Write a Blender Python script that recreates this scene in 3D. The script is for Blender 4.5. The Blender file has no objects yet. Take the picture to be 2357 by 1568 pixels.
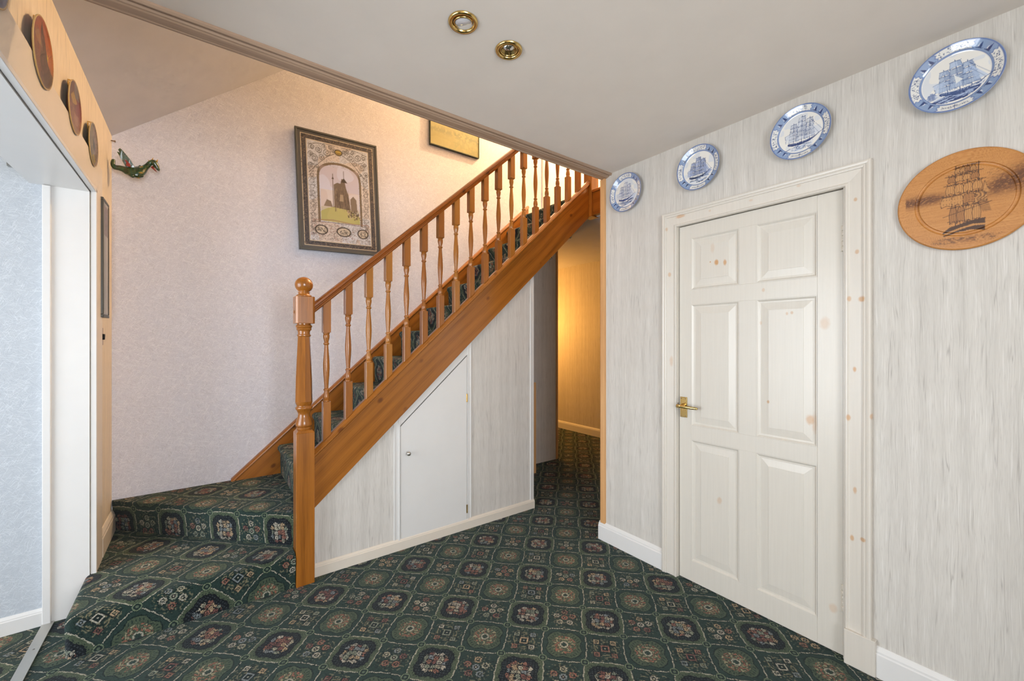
import bpy, bmesh, math, random
import numpy as np
from mathutils import Vector, Matrix

random.seed(7)
np.random.seed(7)
SC = bpy.context.scene
COL = SC.collection

# ------------------------------------------------------------------ camera
F_PX, TH = 951.6, math.atan(714.5 / 951.6)
CAM_H = 1.316
cam_d = bpy.data.cameras.new('camera')
cam_d.sensor_width = 36.0
cam_d.lens = F_PX / 2357.0 * 36.0
cam_d.clip_start = 0.02
cam_d.clip_end = 60
cam = bpy.data.objects.new('camera', cam_d)
COL.objects.link(cam)
cam.location = (0, 0, CAM_H)
cam.rotation_euler = (math.pi / 2, 0, -TH)
SC.camera = cam

# ------------------------------------------------------------------ world, lights, exposure
SC.view_settings.view_transform = 'Standard'
SC.view_settings.look = 'None'
SC.view_settings.gamma = 1
SC.view_settings.use_curve_mapping = False
SC.view_settings.exposure = 0.0
SC.cycles.use_denoising = True
SC.cycles.max_bounces = 6
SC.cycles.diffuse_bounces = 4
SC.cycles.glossy_bounces = 2
SC.cycles.use_adaptive_sampling = True
SC.cycles.adaptive_threshold = 0.1
SC.cycles.adaptive_min_samples = 12
SC.cycles.time_limit = 1000
SC.cycles.sample_clamp_indirect = 6
SC.cycles.caustics_reflective = False
SC.cycles.caustics_refractive = False
w = bpy.data.worlds.new('world')
SC.world = w
w.use_nodes = True
w.node_tree.nodes['Background'].inputs[0].default_value = (0.75, 0.86, 1.0, 1)
w.node_tree.nodes['Background'].inputs[1].default_value = 1.0


def area(name, loc, target, sx, sy, power, col, spread=None):
    d = bpy.data.lights.new(name, 'AREA')
    d.shape = 'RECTANGLE'
    d.size, d.size_y = sx, sy
    d.energy = power
    d.color = col
    if spread:
        d.spread = spread
    o = bpy.data.objects.new(name, d)
    COL.objects.link(o)
    o.location = loc
    v = Vector(target) - Vector(loc)
    o.rotation_euler = v.to_track_quat('-Z', 'Y').to_euler()
    return o


def lamp(name, loc, power, col, rad):
    d = bpy.data.lights.new(name, 'POINT')
    d.energy = power
    d.color = col
    d.shadow_soft_size = rad
    o = bpy.data.objects.new(name, d)
    COL.objects.link(o)
    o.location = loc
    return o


# daylight: glazed porch on the left, plus a fill light added behind the camera
area('porch_daylight', (-2.2, 1.45, 1.2), (0, 1.45, 1.15), 2.1, 1.9, 52, (0.90, 0.95, 1.0), 2.3)
area('rear_fill_light', (0.15, -1.75, 1.35), (0.15, 3.4, 1.35), 1.0, 1.5, 44, (0.93, 0.96, 1.0), 2.2)
# electric light upstairs and in the rear passage
lamp('landing_bulb', (3.3, 2.80, 4.45), 260, (1.0, 0.68, 0.36), 0.045)
lamp('passage_bulb', (3.72, 4.95, 1.60), 46, (1.0, 0.47, 0.10), 0.07)


# ------------------------------------------------------------------ material expression helper
def lin(c):
    out = []
    for v in c[:3]:
        v = v / 255.0
        out.append(v / 12.92 if v <= 0.04045 else ((v + 0.055) / 1.055) ** 2.4)
    return tuple(out)


class NT:
    def __init__(s, name, rough=0.5, spec=0.5, metallic=0.0, coat=0.0, coat_rough=0.1):
        s.m = bpy.data.materials.new(name)
        s.m.use_nodes = True
        s.t = s.m.node_tree
        s.b = s.t.nodes['Principled BSDF']
        s.b.inputs['Roughness'].default_value = rough
        s.b.inputs['Metallic'].default_value = metallic
        s.b.inputs['Specular IOR Level'].default_value = spec
        s.b.inputs['Coat Weight'].default_value = coat
        s.b.inputs['Coat Roughness'].default_value = coat_rough

    def n(s, typ, **kw):
        nd = s.t.nodes.new(typ)
        for k, v in kw.items():
            setattr(nd, k, v)
        return nd

    def put(s, sock, v):
        if isinstance(v, X):
            s.t.links.new(v.s, sock)
        elif hasattr(v, 'is_output'):
            s.t.links.new(v, sock)
        elif isinstance(v, (tuple, list)):
            sock.default_value = tuple(v) + ((1,) if len(v) == 3 and len(sock.default_value) == 4 else ())
        else:
            sock.default_value = v

    def math(s, op, *a):
        nd = s.n('ShaderNodeMath', operation=op)
        for i, v in enumerate(a):
            s.put(nd.inputs[i], v)
        return X(s, nd.outputs[0])

    def coords(s, kind='Object', uv=None):
        if uv:
            nd = s.n('ShaderNodeUVMap', uv_map=uv)
            o = nd.outputs[0]
        else:
            o = s.n('ShaderNodeTexCoord').outputs[kind]
        sp = s.n('ShaderNodeSeparateXYZ')
        s.t.links.new(o, sp.inputs[0])
        return [X(s, sp.outputs[i]) for i in range(3)]

    def vec(s, x, y, z=0.0):
        nd = s.n('ShaderNodeCombineXYZ')
        for i, v in enumerate((x, y, z)):
            s.put(nd.inputs[i], v)
        return nd.outputs[0]

    def noise(s, v, scale=1.0, detail=2.0, rough=0.5, dist=0.0, col=False):
        nd = s.n('ShaderNodeTexNoise')
        s.put(nd.inputs['Vector'], v)
        nd.inputs['Scale'].default_value = scale
        nd.inputs['Detail'].default_value = detail
        nd.inputs['Roughness'].default_value = rough
        nd.inputs['Distortion'].default_value = dist
        return X(s, nd.outputs[1 if col else 0])

    def white(s, v):
        nd = s.n('ShaderNodeTexWhiteNoise', noise_dimensions='3D')
        s.put(nd.inputs['Vector'], v)
        return X(s, nd.outputs[0])

    def mixc(s, f, a, b):
        nd = s.n('ShaderNodeMix', data_type='RGBA')
        s.put(nd.inputs[0], f)
        s.put(nd.inputs[6], a)
        s.put(nd.inputs[7], b)
        return nd.outputs[2]

    def ramp(s, f, stops, const=False):
        nd = s.n('ShaderNodeValToRGB')
        s.put(nd.inputs[0], f)
        cr = nd.color_ramp
        if const:
            cr.interpolation = 'CONSTANT'
        while len(cr.elements) < len(stops):
            cr.elements.new(0.5)
        for e, (p, c) in zip(cr.elements, stops):
            e.position = p
            e.color = tuple(c) + (1,)
        return nd.outputs[0]

    def base(s, c):
        s.put(s.b.inputs['Base Color'], c)

    def bump(s, h, strength=0.3, dist=0.002):
        nd = s.n('ShaderNodeBump')
        nd.inputs['Strength'].default_value = strength
        nd.inputs['Distance'].default_value = dist
        s.put(nd.inputs['Height'], h)
        s.t.links.new(nd.outputs[0], s.b.inputs['Normal'])


class X:
    def __init__(s, nt, sock):
        s.nt, s.s = nt, sock

    def __add__(s, o): return s.nt.math('ADD', s, o)
    __radd__ = __add__
    def __sub__(s, o): return s.nt.math('SUBTRACT', s, o)
    def __rsub__(s, o): return s.nt.math('SUBTRACT', o, s)
    def __mul__(s, o): return s.nt.math('MULTIPLY', s, o)
    __rmul__ = __mul__
    def __truediv__(s, o): return s.nt.math('DIVIDE', s, o)
    def lt(s, o): return s.nt.math('LESS_THAN', s, o)
    def gt(s, o): return s.nt.math('GREATER_THAN', s, o)
    def abs(s): return s.nt.math('ABSOLUTE', s)
    def min(s, o): return s.nt.math('MINIMUM', s, o)
    def max(s, o): return s.nt.math('MAXIMUM', s, o)
    def floor(s): return s.nt.math('FLOOR', s)
    def sqrt(s): return s.nt.math('SQRT', s)
    def sin(s): return s.nt.math('SINE', s)
    def cos(s): return s.nt.math('COSINE', s)
    def clamp(s):
        return s.nt.math('MINIMUM', s.nt.math('MAXIMUM', s, 0.0), 1.0)
    def fmod(s, o):                      # floored modulo
        return s.nt.math('FLOORED_MODULO', s, o)
    def band(s, a, b): return s.gt(a) * s.lt(b)
    def step(s, a, b):                   # linear step from a to b
        return ((s - a) * (1.0 / (b - a))).clamp()


# ------------------------------------------------------------------ materials
def mat_plain(name, rgb, rough=0.5, metallic=0.0, spec=0.5, bump=0.0, var=0.04, coat=0.0):
    n = NT(name, rough, spec, metallic, coat)
    x, y, z = n.coords()
    v = n.noise(n.vec(x, y, z), 6.0, 4.0, 0.6)
    c = lin(rgb)
    lo = tuple(k * (1 - var) for k in c)
    hi = tuple(min(1, k * (1 + var)) for k in c)
    n.base(n.ramp(v, [(0.3, lo), (0.7, hi)]))
    if bump:
        n.bump(n.noise(n.vec(x, y, z), 160.0, 2.0), bump, 0.001)
    return n.m


def mat_pine(name, axis='z', slope=0.0, base=(172, 106, 36), dark=(114, 64, 13), rough=0.28, knots=True, coat=0.35):
    n = NT(name, rough, 0.5, 0.0, coat, 0.12)
    x, y, z = n.coords()
    if axis == 'z':
        l, a, b = z, x, y
    elif axis == 'y':
        l, a, b = y, x, z
    else:
        ca, sa = math.cos(slope), math.sin(slope)
        l = x * ca + z * sa
        a = z * ca - x * sa
        b = y
    warp = n.noise(n.vec(l * 0.9, a * 5.0, b * 5.0), 1.0, 2.0) * 1.6
    rings = ((a * 95.0 + b * 60.0 + warp * 6.0).sin() * 0.5 + 0.5)
    fine = n.noise(n.vec(l * 5.0, a * 190.0, b * 190.0), 1.0, 3.0, 0.6)
    broad = n.noise(n.vec(l * 1.3, a * 11.0, b * 11.0), 1.0, 2.0)
    f = rings * 0.16 + fine * 0.56 + broad * 0.34
    col = n.ramp(f, [(0.25, lin(base)), (0.52, tuple(p * .62 + q * .38 for p, q in zip(lin(base), lin(dark)))), (0.8, lin(dark))])
    if knots:
        vo = n.n('ShaderNodeTexVoronoi')
        vo.inputs['Scale'].default_value = 1.0
        n.put(vo.inputs['Vector'], n.vec(l * 4.6, a * 7.0, b * 7.0))
        d = X(n, vo.outputs['Distance'])
        k = 1.0 - d.step(0.05, 0.12)
        col = n.mixc(k * 0.75, col, lin((88, 42, 10)))
    n.base(col)
    n.bump(fine, 0.08, 0.001)
    return n.m


def mat_streak(name, axis='y', base=(209, 204, 196)):
    """Cream wallpaper with crackled vertical streaks."""
    n = NT(name, 0.62, 0.35)
    x, y, z = n.coords()
    h = y if axis == 'y' else x
    wob = n.noise(n.vec(h * 5.0, z * 4.0, 0.3), 1.0, 2.0) * 0.014
    hh = h + wob
    n1 = n.noise(n.vec(hh * 95.0, z * 1.7, 1.7), 1.0, 1.5, 0.5)
    n2 = n.noise(n.vec(hh * 300.0, z * 6.0, 4.1), 1.0, 2.0, 0.6)
    n3 = n.noise(n.vec(hh * 30.0, z * 0.8, 9.0), 1.0, 1.0)
    crack = 1.0 - (n1 - 0.5).abs().step(0.0, 0.022)
    mask = n.noise(n.vec(hh * 45.0, z * 5.0, 2.0), 1.0, 1.0).step(0.46, 0.6)
    crack2 = (1.0 - (n2 - 0.5).abs().step(0.0, 0.05)) * 0.45
    c = n.mixc(n3.step(0.35, 0.65), lin(base), lin(tuple(k - 8 for k in base)))
    c = n.mixc(crack * mask * 0.6, c, lin((150, 143, 136)))
    c = n.mixc(crack2 * 0.7, c, lin((170, 163, 157)))
    c = n.mixc(n2.step(0.58, 0.75) * 0.5, c, lin((232, 228, 224)))
    n.base(c)
    n.bump(n1 * 0.5 + n2 * 0.4, 0.25, 0.0012)
    return n.m


def mat_fibre(name, base, light, dark, rough=0.5):
    """Wallpaper with curly silky fibres."""
    n = NT(name, rough, 0.45)
    x, y, z = n.coords()
    v = n.vec(x * 1.0, y * 1.0, z * 1.35)
    c = n.mixc(n.noise(v, 2.2, 3.0), lin(tuple(k - 5 for k in base)), lin(tuple(k + 5 for k in base)))
    hgt = None
    wx = n.noise(n.vec(x, y, z), 14.0, 1.0) * 0.03
    wz = n.noise(n.vec(x + 5.0, y, z), 14.0, 1.0) * 0.03
    hx = x + y + wx
    hz = z + wz
    for k, (deg, col, amt) in enumerate(((12, light, .7), (150, dark, .5), (62, light, .6), (108, dark, .42), (35, light, .6), (168, light, .6), (80, dark, .4), (128, light, .55))):
        ca, sa = math.cos(math.radians(deg)), math.sin(math.radians(deg))
        l = hx * ca + hz * sa
        t = hz * ca - hx * sa
        a = n.noise(n.vec(l * 24.0 + k * 7.1, t * 300.0, k * 3.7), 1.0, 0.0)
        line = a.step(0.66, 0.72)
        c = n.mixc(line * (amt * 0.6), c, lin(col))  # light strokes hold the fibres' silky sheen as plain colour
        hgt = line if hgt is None else hgt + line
    n.base(c)
    n.bump(hgt, 0.3, 0.0008)
    return n.m


def mat_carpet(name):
    n = NT(name, 0.95, 0.12)
    ux, uy, _ = n.coords(uv='carpet')
    s2 = math.sqrt(0.5)
    CE = 0.1745
    u0, v0 = (1.012 - 2.283) * s2, (1.012 + 2.283) * s2
    # slight wander of the weave
    wx = n.noise(n.vec(ux, uy, 0.0), 9.0, 1.0) * 0.006
    a = ((ux - uy) * s2 - u0 + wx) * (1 / CE)
    b = ((ux + uy) * s2 - v0 + wx) * (1 / CE)
    T = 58.0
    a = ((a * T).floor() + 0.5) * (1 / T)
    b = ((b * T).floor() + 0.5) * (1 / T)
    i = (a + 0.5).floor()
    j = (b + 0.5).floor()
    p = a - i
    q = b - j
    io = (i * 0.5 - (i * 0.5).floor()).gt(0.25)
    jo = (j * 0.5 - (j * 0.5).floor()).gt(0.25)
    ap, aq = p.abs(), q.abs()
    r = (p * p + q * q).sqrt()
    th = n.math('ARCTAN2', q, p)
    w12 = (th * 12.0).cos() * 0.014
    m = r - (th * 4.0).cos() * (-0.045) + w12 * 1.0      # bulges to the corners
    isK = (1.0 - io) * (1.0 - jo)
    isF = io * (1.0 - jo)
    isG = io * jo
    isS = (1.0 - io) * jo
    h1 = n.white(n.vec(i, j, 3.0))
    bgn = n.noise(n.vec(ux, uy, 0.0), 3.0, 2.0)
    tuft = n.white(n.vec(a * T, b * T, 1.0))
    BG = n.mixc(bgn, lin((34, 52, 46)), lin((50, 70, 63)))
    SAGE = lin((82, 95, 74))
    BLK = lin((16, 18, 24))
    CREAM = lin((190, 184, 164))
    col = BG
    dash = tuft.gt(0.14)
    wob = (th * 8.0).cos() * 0.020 + (th * 24.0).cos() * 0.006
    p2, q2 = (p * p) * (p * p), (q * q) * (q * q)
    sq = (((p2 * p2 + q2 * q2).sqrt()).sqrt()).sqrt() * 0.82 + r * 0.18 + wob             # rounded square radius
    wq = 0.5 - (q * 3.14159).cos() * 0.05 + (q * 31.4).cos() * 0.008
    wp = 0.5 - (p * 3.14159).cos() * 0.05 + (p * 31.4).cos() * 0.008
    plain = isF.max(isS)
    za, zb = ap.gt(wq), aq.gt(wp)
    kband = (isF * za).max(isS * zb)          # spill of the dark medallions' border
    SG2 = lin((84, 96, 73))
    dots = (((ap - aq) * 60.0).sin()).gt(0.55)
    col = n.mixc(kband, col, SG2)
    ln = ((ap - wq).abs().lt(0.012) * aq.lt(0.5)).max((aq - wp).abs().lt(0.012))
    ld = ((ap - wq).abs().lt(0.03)).max((aq - wp).abs().lt(0.03))
    col = n.mixc(plain * ld * (1.0 - kband) * 0.6, col, lin((16, 28, 28)))
    col = n.mixc(plain * ln * dash * 0.9, col, CREAM)
    # sage medallion (G)
    col = n.mixc(isG * sq.lt(0.425), col, lin((18, 32, 30)))
    col = n.mixc(isG * sq.lt(0.405), col, SAGE)
    col = n.mixc(isG * sq.band(0.32, 0.365) * dots, col, lin((36, 52, 46)))
    # black medallion (K)
    col = n.mixc(isK, col, SG2)
    col = n.mixc(isK * sq.band(0.445, 0.468) * dots, col, lin((30, 44, 40)))
    col = n.mixc(isK * sq.lt(0.432), col, BLK)
    m = sq

    pal = [(0.0, lin((196, 188, 170))), (0.2, lin((164, 112, 94))), (0.36, lin((150, 156, 136))),
           (0.5, lin((198, 170, 134))), (0.66, lin((140, 148, 150))), (0.78, lin((136, 88, 80))), (0.9, lin((186, 180, 156)))]

    def flowers(col, on, px, qx, ox, oy, cell, rad, metric='r', seed=0.0, inner=None, amt=0.9):
        """grid of little flowers inside +-ext"""
        gx = ((px + ox) * (1 / cell)).floor()
        gy = ((qx + oy) * (1 / cell)).floor()
        fx = px + ox - (gx + 0.5) * cell
        fy = qx + oy - (gy + 0.5) * cell
        hh = n.white(n.vec(gx + i * 7.0, gy + j * 5.0, seed))
        cc = n.ramp(hh, pal, True)
        if metric == 'r':
            t = n.math('ARCTAN2', fy, fx)
            d = (fx * fx + fy * fy).sqrt() * (1.0 + (t * 8.0).cos() * 0.14)
        else:
            d = fx.abs().max(fy.abs())
        return fx, fy, d, cc

    # K: loosely gridded little flowers, alternately square and round
    wob_ = n.noise(n.vec(a * 5.0, b * 5.0, 7.0), 1.0, 0.0) - 0.5
    fx, fy, d, cc = flowers(col, isK, p + wob_ * 0.10, q - wob_ * 0.10, 0.33, 0.33, 0.132, 0.05, 'c', 2.0)
    fr_ = (fx * fx + fy * fy).sqrt()
    alt = (((p + q) * 3.0).floor() * 0.5).fmod(1.0).gt(0.25)
    d = d * (1.0 - alt) + fr_ * alt
    inK = isK * sq.lt(0.285)
    col = n.mixc(inK * d.band(0.026, 0.048), col, cc)
    col = n.mixc(inK * d.lt(0.017) * 0.8, col, cc)
    col = n.mixc(inK * (d - 0.062).abs().lt(0.007) * tuft.gt(0.45) * 0.6, col, cc)
    tiny_x = (p + 0.5).fmod(0.065) - 0.0325
    tiny_y = (q + 0.5).fmod(0.065) - 0.0325
    tiny = (tiny_x.abs().max(tiny_y.abs())).lt(0.017)
    col = n.mixc(isK * sq.gt(0.30) * m.lt(0.40) * tiny * 0.4, col, lin((84, 92, 98)))
    # F: quincunx of round flowers
    onF = isF * r.lt(0.34)
    r0 = (1.0 + (th * 8.0).cos() * 0.12) * r
    hF = n.white(n.vec(i, j, 8.0))
    col = n.mixc(isF * r0.band(0.045, 0.09), col, n.ramp(hF, pal, True))
    col = n.mixc(isF * r0.lt(0.045), col, lin((40, 30, 30)))
    col = n.mixc(isF * r0.lt(0.02), col, CREAM)
    t5 = (th + 0.3).fmod(2 * math.pi / 5) - math.pi / 5
    k5 = ((th + 0.3) * (5 / (2 * math.pi))).floor()
    lx = r * t5.cos() - 0.225
    ly = r * t5.sin()
    tt = n.math('ARCTAN2', ly, lx)
    d5 = (lx * lx + ly * ly).sqrt() * (1.0 + (tt * 8.0).cos() * 0.14)
    h5 = n.white(n.vec(k5 + i, j, 4.0))
    c5 = n.ramp(h5, pal, True)
    col = n.mixc(isF * d5.lt(0.105) * 0.8, col, lin((22, 30, 30)))
    col = n.mixc(isF * d5.band(0.048, 0.086), col, c5)
    col = n.mixc(isF * d5.lt(0.022), col, c5)
    # S: squares with leaves
    hS = n.white(n.vec(i, j, 11.0))
    dS = ap.max(aq)
    col = n.mixc(isS * dS.lt(0.14) * 0.8, col, lin((22, 28, 28)))
    col = n.mixc(isS * dS.band(0.065, 0.105), col, n.ramp(hS, pal, True))
    col = n.mixc(isS * dS.lt(0.025), col, CREAM)
    sx, sy = ap - 0.205, aq - 0.205
    d4 = sx.abs().max(sy.abs())
    h4 = n.white(n.vec(i + p.gt(0.0), j + q.gt(0.0) * 3.0, 6.0))
    c4 = n.ramp(h4, pal, True)
    col = n.mixc(isS * d4.lt(0.096) * 0.8, col, lin((24, 30, 30)))
    col = n.mixc(isS * d4.band(0.04, 0.074), col, c4)
    col = n.mixc(isS * d4.lt(0.016), col, c4)
    leaf = ((ap - aq).abs() * 1.0).gt(0.14) * r.band(0.17, 0.30) * ((r * 80.0 + th * 6.0).sin()).gt(0.2)
    col = n.mixc(isS * leaf * 0.8, col, lin((150, 140, 108)))
    # G: centre ring + flecks
    col = n.mixc(isG * r0.band(0.065, 0.105), col, CREAM)
    col = n.mixc(isG * r0.lt(0.06), col, lin((48, 66, 58)))
    flk = n.noise(n.vec(a * 14.0, b * 14.0, 2.0), 1.0, 0.5)
    col = n.mixc(isG * r.band(0.125, 0.30) * flk.gt(0.57), col, lin((160, 106, 86)))
    col = n.mixc(isG * r.band(0.125, 0.30) * flk.lt(0.42), col, lin((170, 160, 128)))
    # junction rosettes at the cell corners
    cx_, cy_ = 0.5 - ap, 0.5 - aq
    dc = (cx_ * cx_ + cy_ * cy_).sqrt()
    col = n.mixc(dc.lt(0.115), col, lin((34, 48, 44)))
    col = n.mixc(dc.band(0.075, 0.1), col, lin((124, 138, 108)))
    col = n.mixc(dc.lt(0.03), col, lin((98, 112, 92)))
    fk = n.noise(n.vec(a * 17.0, b * 17.0, 4.0), 1.0, 0.0)
    col = n.mixc(isF.max(isS) * r.band(0.12, 0.42) * fk.gt(0.63) * 0.7, col, lin((138, 132, 104)))
    col = n.mixc(isF.max(isS) * r.band(0.12, 0.44) * fk.lt(0.36) * 0.7, col, lin((20, 30, 28)))
    spk = n.noise(n.vec(a * 26.0, b * 26.0, 9.0), 1.0, 0.0)
    col = n.mixc(spk.lt(0.40) * (1.0 - isK) * r.lt(0.36) * 0.55, col, lin((26, 34, 32)))
    # pile
    pile = n.noise(n.vec(ux, uy, 0.0), 420.0, 2.0, 0.7)
    clump = n.noise(n.vec(ux, uy, 5.0), 60.0, 2.0)
    val = pile * 0.9 + clump * 0.3 + tuft * 0.28
    mul = n.n('ShaderNodeMix', data_type='RGBA', blend_type='MULTIPLY')
    mul.inputs[0].default_value = 1.0
    n.put(mul.inputs[6], col)
    n.put(mul.inputs[7], n.ramp(val, [(0.35, (0.22, 0.22, 0.22)), (0.95, (1.02, 1.02, 1.02))]))
    n.base(mul.outputs[2])
    n.bump(pile + clump * 0.8, 0.9, 0.004)
    n.b.inputs['Sheen Weight'].default_value = 0.14
    n.b.inputs['Sheen Roughness'].default_value = 0.5
    n.b.inputs['Sheen Tint'].default_value = (0.75, 0.9, 0.95, 1)
    return n.m


def mat_knotty(name, knots, rgb=(226, 220, 208), xaxis='y'):
    """white-painted pine, tannin bleeding through at the knots: (y, z, ry, rz, strength)"""
    n = NT(name, 0.33, 0.45, 0.0, 0.12, 0.15)
    x, y, z = n.coords()
    g = n.noise(n.vec(y * 130.0, x * 60.0, z * 4.0), 1.0, 3.0)
    c = n.mixc(g.step(0.35, 0.7), lin(rgb), lin(tuple(k - 3 for k in rgb)))
    wv = n.noise(n.vec(x, y, z), 60.0, 1.0) * 0.5
    for (ky, kz, ry, rz, st) in knots:
        dy = (y - ky) * (1 / ry)
        dz = (z - kz) * (1 / rz)
        d = (dy * dy + dz * dz).sqrt() + (wv - 0.25)
        k = (1.0 - d.step(0.55, 1.1)) * st
        c = n.mixc(k, c, lin((196, 146, 92)))
    n.base(c)
    n.bump(g, 0.05, 0.0005)
    return n.m


def mat_art(name, rough=0.35, coat=0.0, spec=0.5, bump=0.0):
    n = NT(name, rough, spec, 0.0, coat, 0.04)
    a = n.n('ShaderNodeAttribute', attribute_name='art')
    n.base(a.outputs['Color'])
    if bump:
        x, y, z = n.coords()
        n.bump(n.noise(n.vec(x, y, z), 260.0, 3.0), bump, 0.001)
    return n.m


M = {}
M['white'] = mat_plain('white_gloss_paint', (224, 222, 219), 0.28, bump=0.03, var=0.015)
M['cream_paint'] = mat_plain('cream_paint', (222, 212, 198), 0.35, bump=0.04, var=0.02)
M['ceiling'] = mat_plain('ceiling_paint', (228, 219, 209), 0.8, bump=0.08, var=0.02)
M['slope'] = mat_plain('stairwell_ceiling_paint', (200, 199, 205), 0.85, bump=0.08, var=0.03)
M['streak_y'] = mat_streak('streaked_wallpaper', 'y')
M['streak_x'] = mat_streak('streaked_wallpaper_panel', 'x', (214, 209, 202))
M['streak_left'] = mat_streak('streaked_wallpaper_left', 'y', (230, 216, 194))
M['fibre'] = mat_fibre('fibre_wallpaper', (209, 208, 217), (236, 235, 240), (176, 173, 180), 0.5)
M['fibre_blue'] = mat_fibre('porch_fibre_wallpaper', (184, 190, 197), (214, 219, 224), (170, 177, 186), 0.5)
M['carpet'] = mat_carpet('patterned_carpet')
M['pine_z'] = mat_pine('varnished_pine_upright', 'z')
M['pine_s'] = mat_pine('varnished_pine_raking', 'x', 0.735)
M['pine_rail'] = mat_pine('varnished_pine_handrail', 'x', 0.73, (158, 90, 30), (106, 54, 12), 0.24)
M['pine_y'] = mat_pine('varnished_pine_level', 'y', 0, (166, 96, 30), (120, 62, 10))
M['pine_pale'] = mat_pine('pale_pine_corner', 'z', 0, (222, 176, 122), (196, 140, 86), 0.5, False, 0.0)
M['trim_wood'] = mat_pine('grey_brown_stained_wood', 'x', 0.0, (180, 152, 128), (120, 92, 72), 0.45, False, 0.05)
M['brass'] = mat_plain('polished_brass', (220, 188, 120), 0.18, 1.0, var=0.08)
M['chrome'] = mat_plain('polished_chrome', (206, 204, 200), 0.12, 1.0, var=0.03)
M['alu'] = mat_plain('brushed_aluminium', (206, 204, 198), 0.38, 1.0, var=0.06, bump=0.1)
M['hinge'] = mat_plain('painted_hinge', (214, 206, 192), 0.35, var=0.02)
M['black'] = mat_plain('black_gap', (24, 20, 18), 0.6)
M['bronze'] = mat_plain('bronze_plate', (150, 128, 108), 0.35, 0.6, var=0.08)
M['steel'] = mat_plain('grey_steel', (150, 150, 146), 0.35, 0.8)
M['glass_lamp'] = mat_plain('frosted_lamp_glass', (222, 222, 226), 0.2, coat=0.5)
M['art_gloss'] = mat_art('glazed_print', 0.12, 1.0)
M['art_satin'] = mat_art('printed_board', 0.35, 0.15)
M['art_wood'] = mat_art('engraved_wood', 0.42, 0.1, bump=0.1)
M['frame_olive'] = mat_plain('olive_brown_frame_edge', (80, 79, 74), 0.5)
M['gold'] = mat_plain('gilt_rim', (206, 170, 104), 0.25, 0.7)


# ------------------------------------------------------------------ mesh helpers
def tag(o, label=None, cat=None, group=None, kind=None):
    if label: o['label'] = label
    if cat: o['category'] = cat
    if group: o['group'] = group
    if kind: o['kind'] = kind
    return o


def wloc(o):
    v = Vector(o.location)
    while o.parent:
        o = o.parent
        v += o.location
    return v


def thing(name, loc, label, cat, group=None, kind=None):
    o = bpy.data.objects.new(name, None)
    o.empty_display_size = 0.05
    COL.objects.link(o)
    o.location = loc
    return tag(o, label, cat, group, kind)


def link(name, me, mat, parent=None, smooth=False, loc=None):
    o = bpy.data.objects.new(name, me)
    COL.objects.link(o)
    if mat is not None and not me.materials:
        me.materials.append(mat)
    if parent is not None:
        o.parent = parent
        if loc is None:
            off = wloc(parent)
            me.transform(Matrix.Translation(-off))
        else:
            o.location = loc
    elif loc is not None:
        o.location = loc
    if smooth:
        for p in me.polygons:
            p.use_smooth = True
    return o


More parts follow.
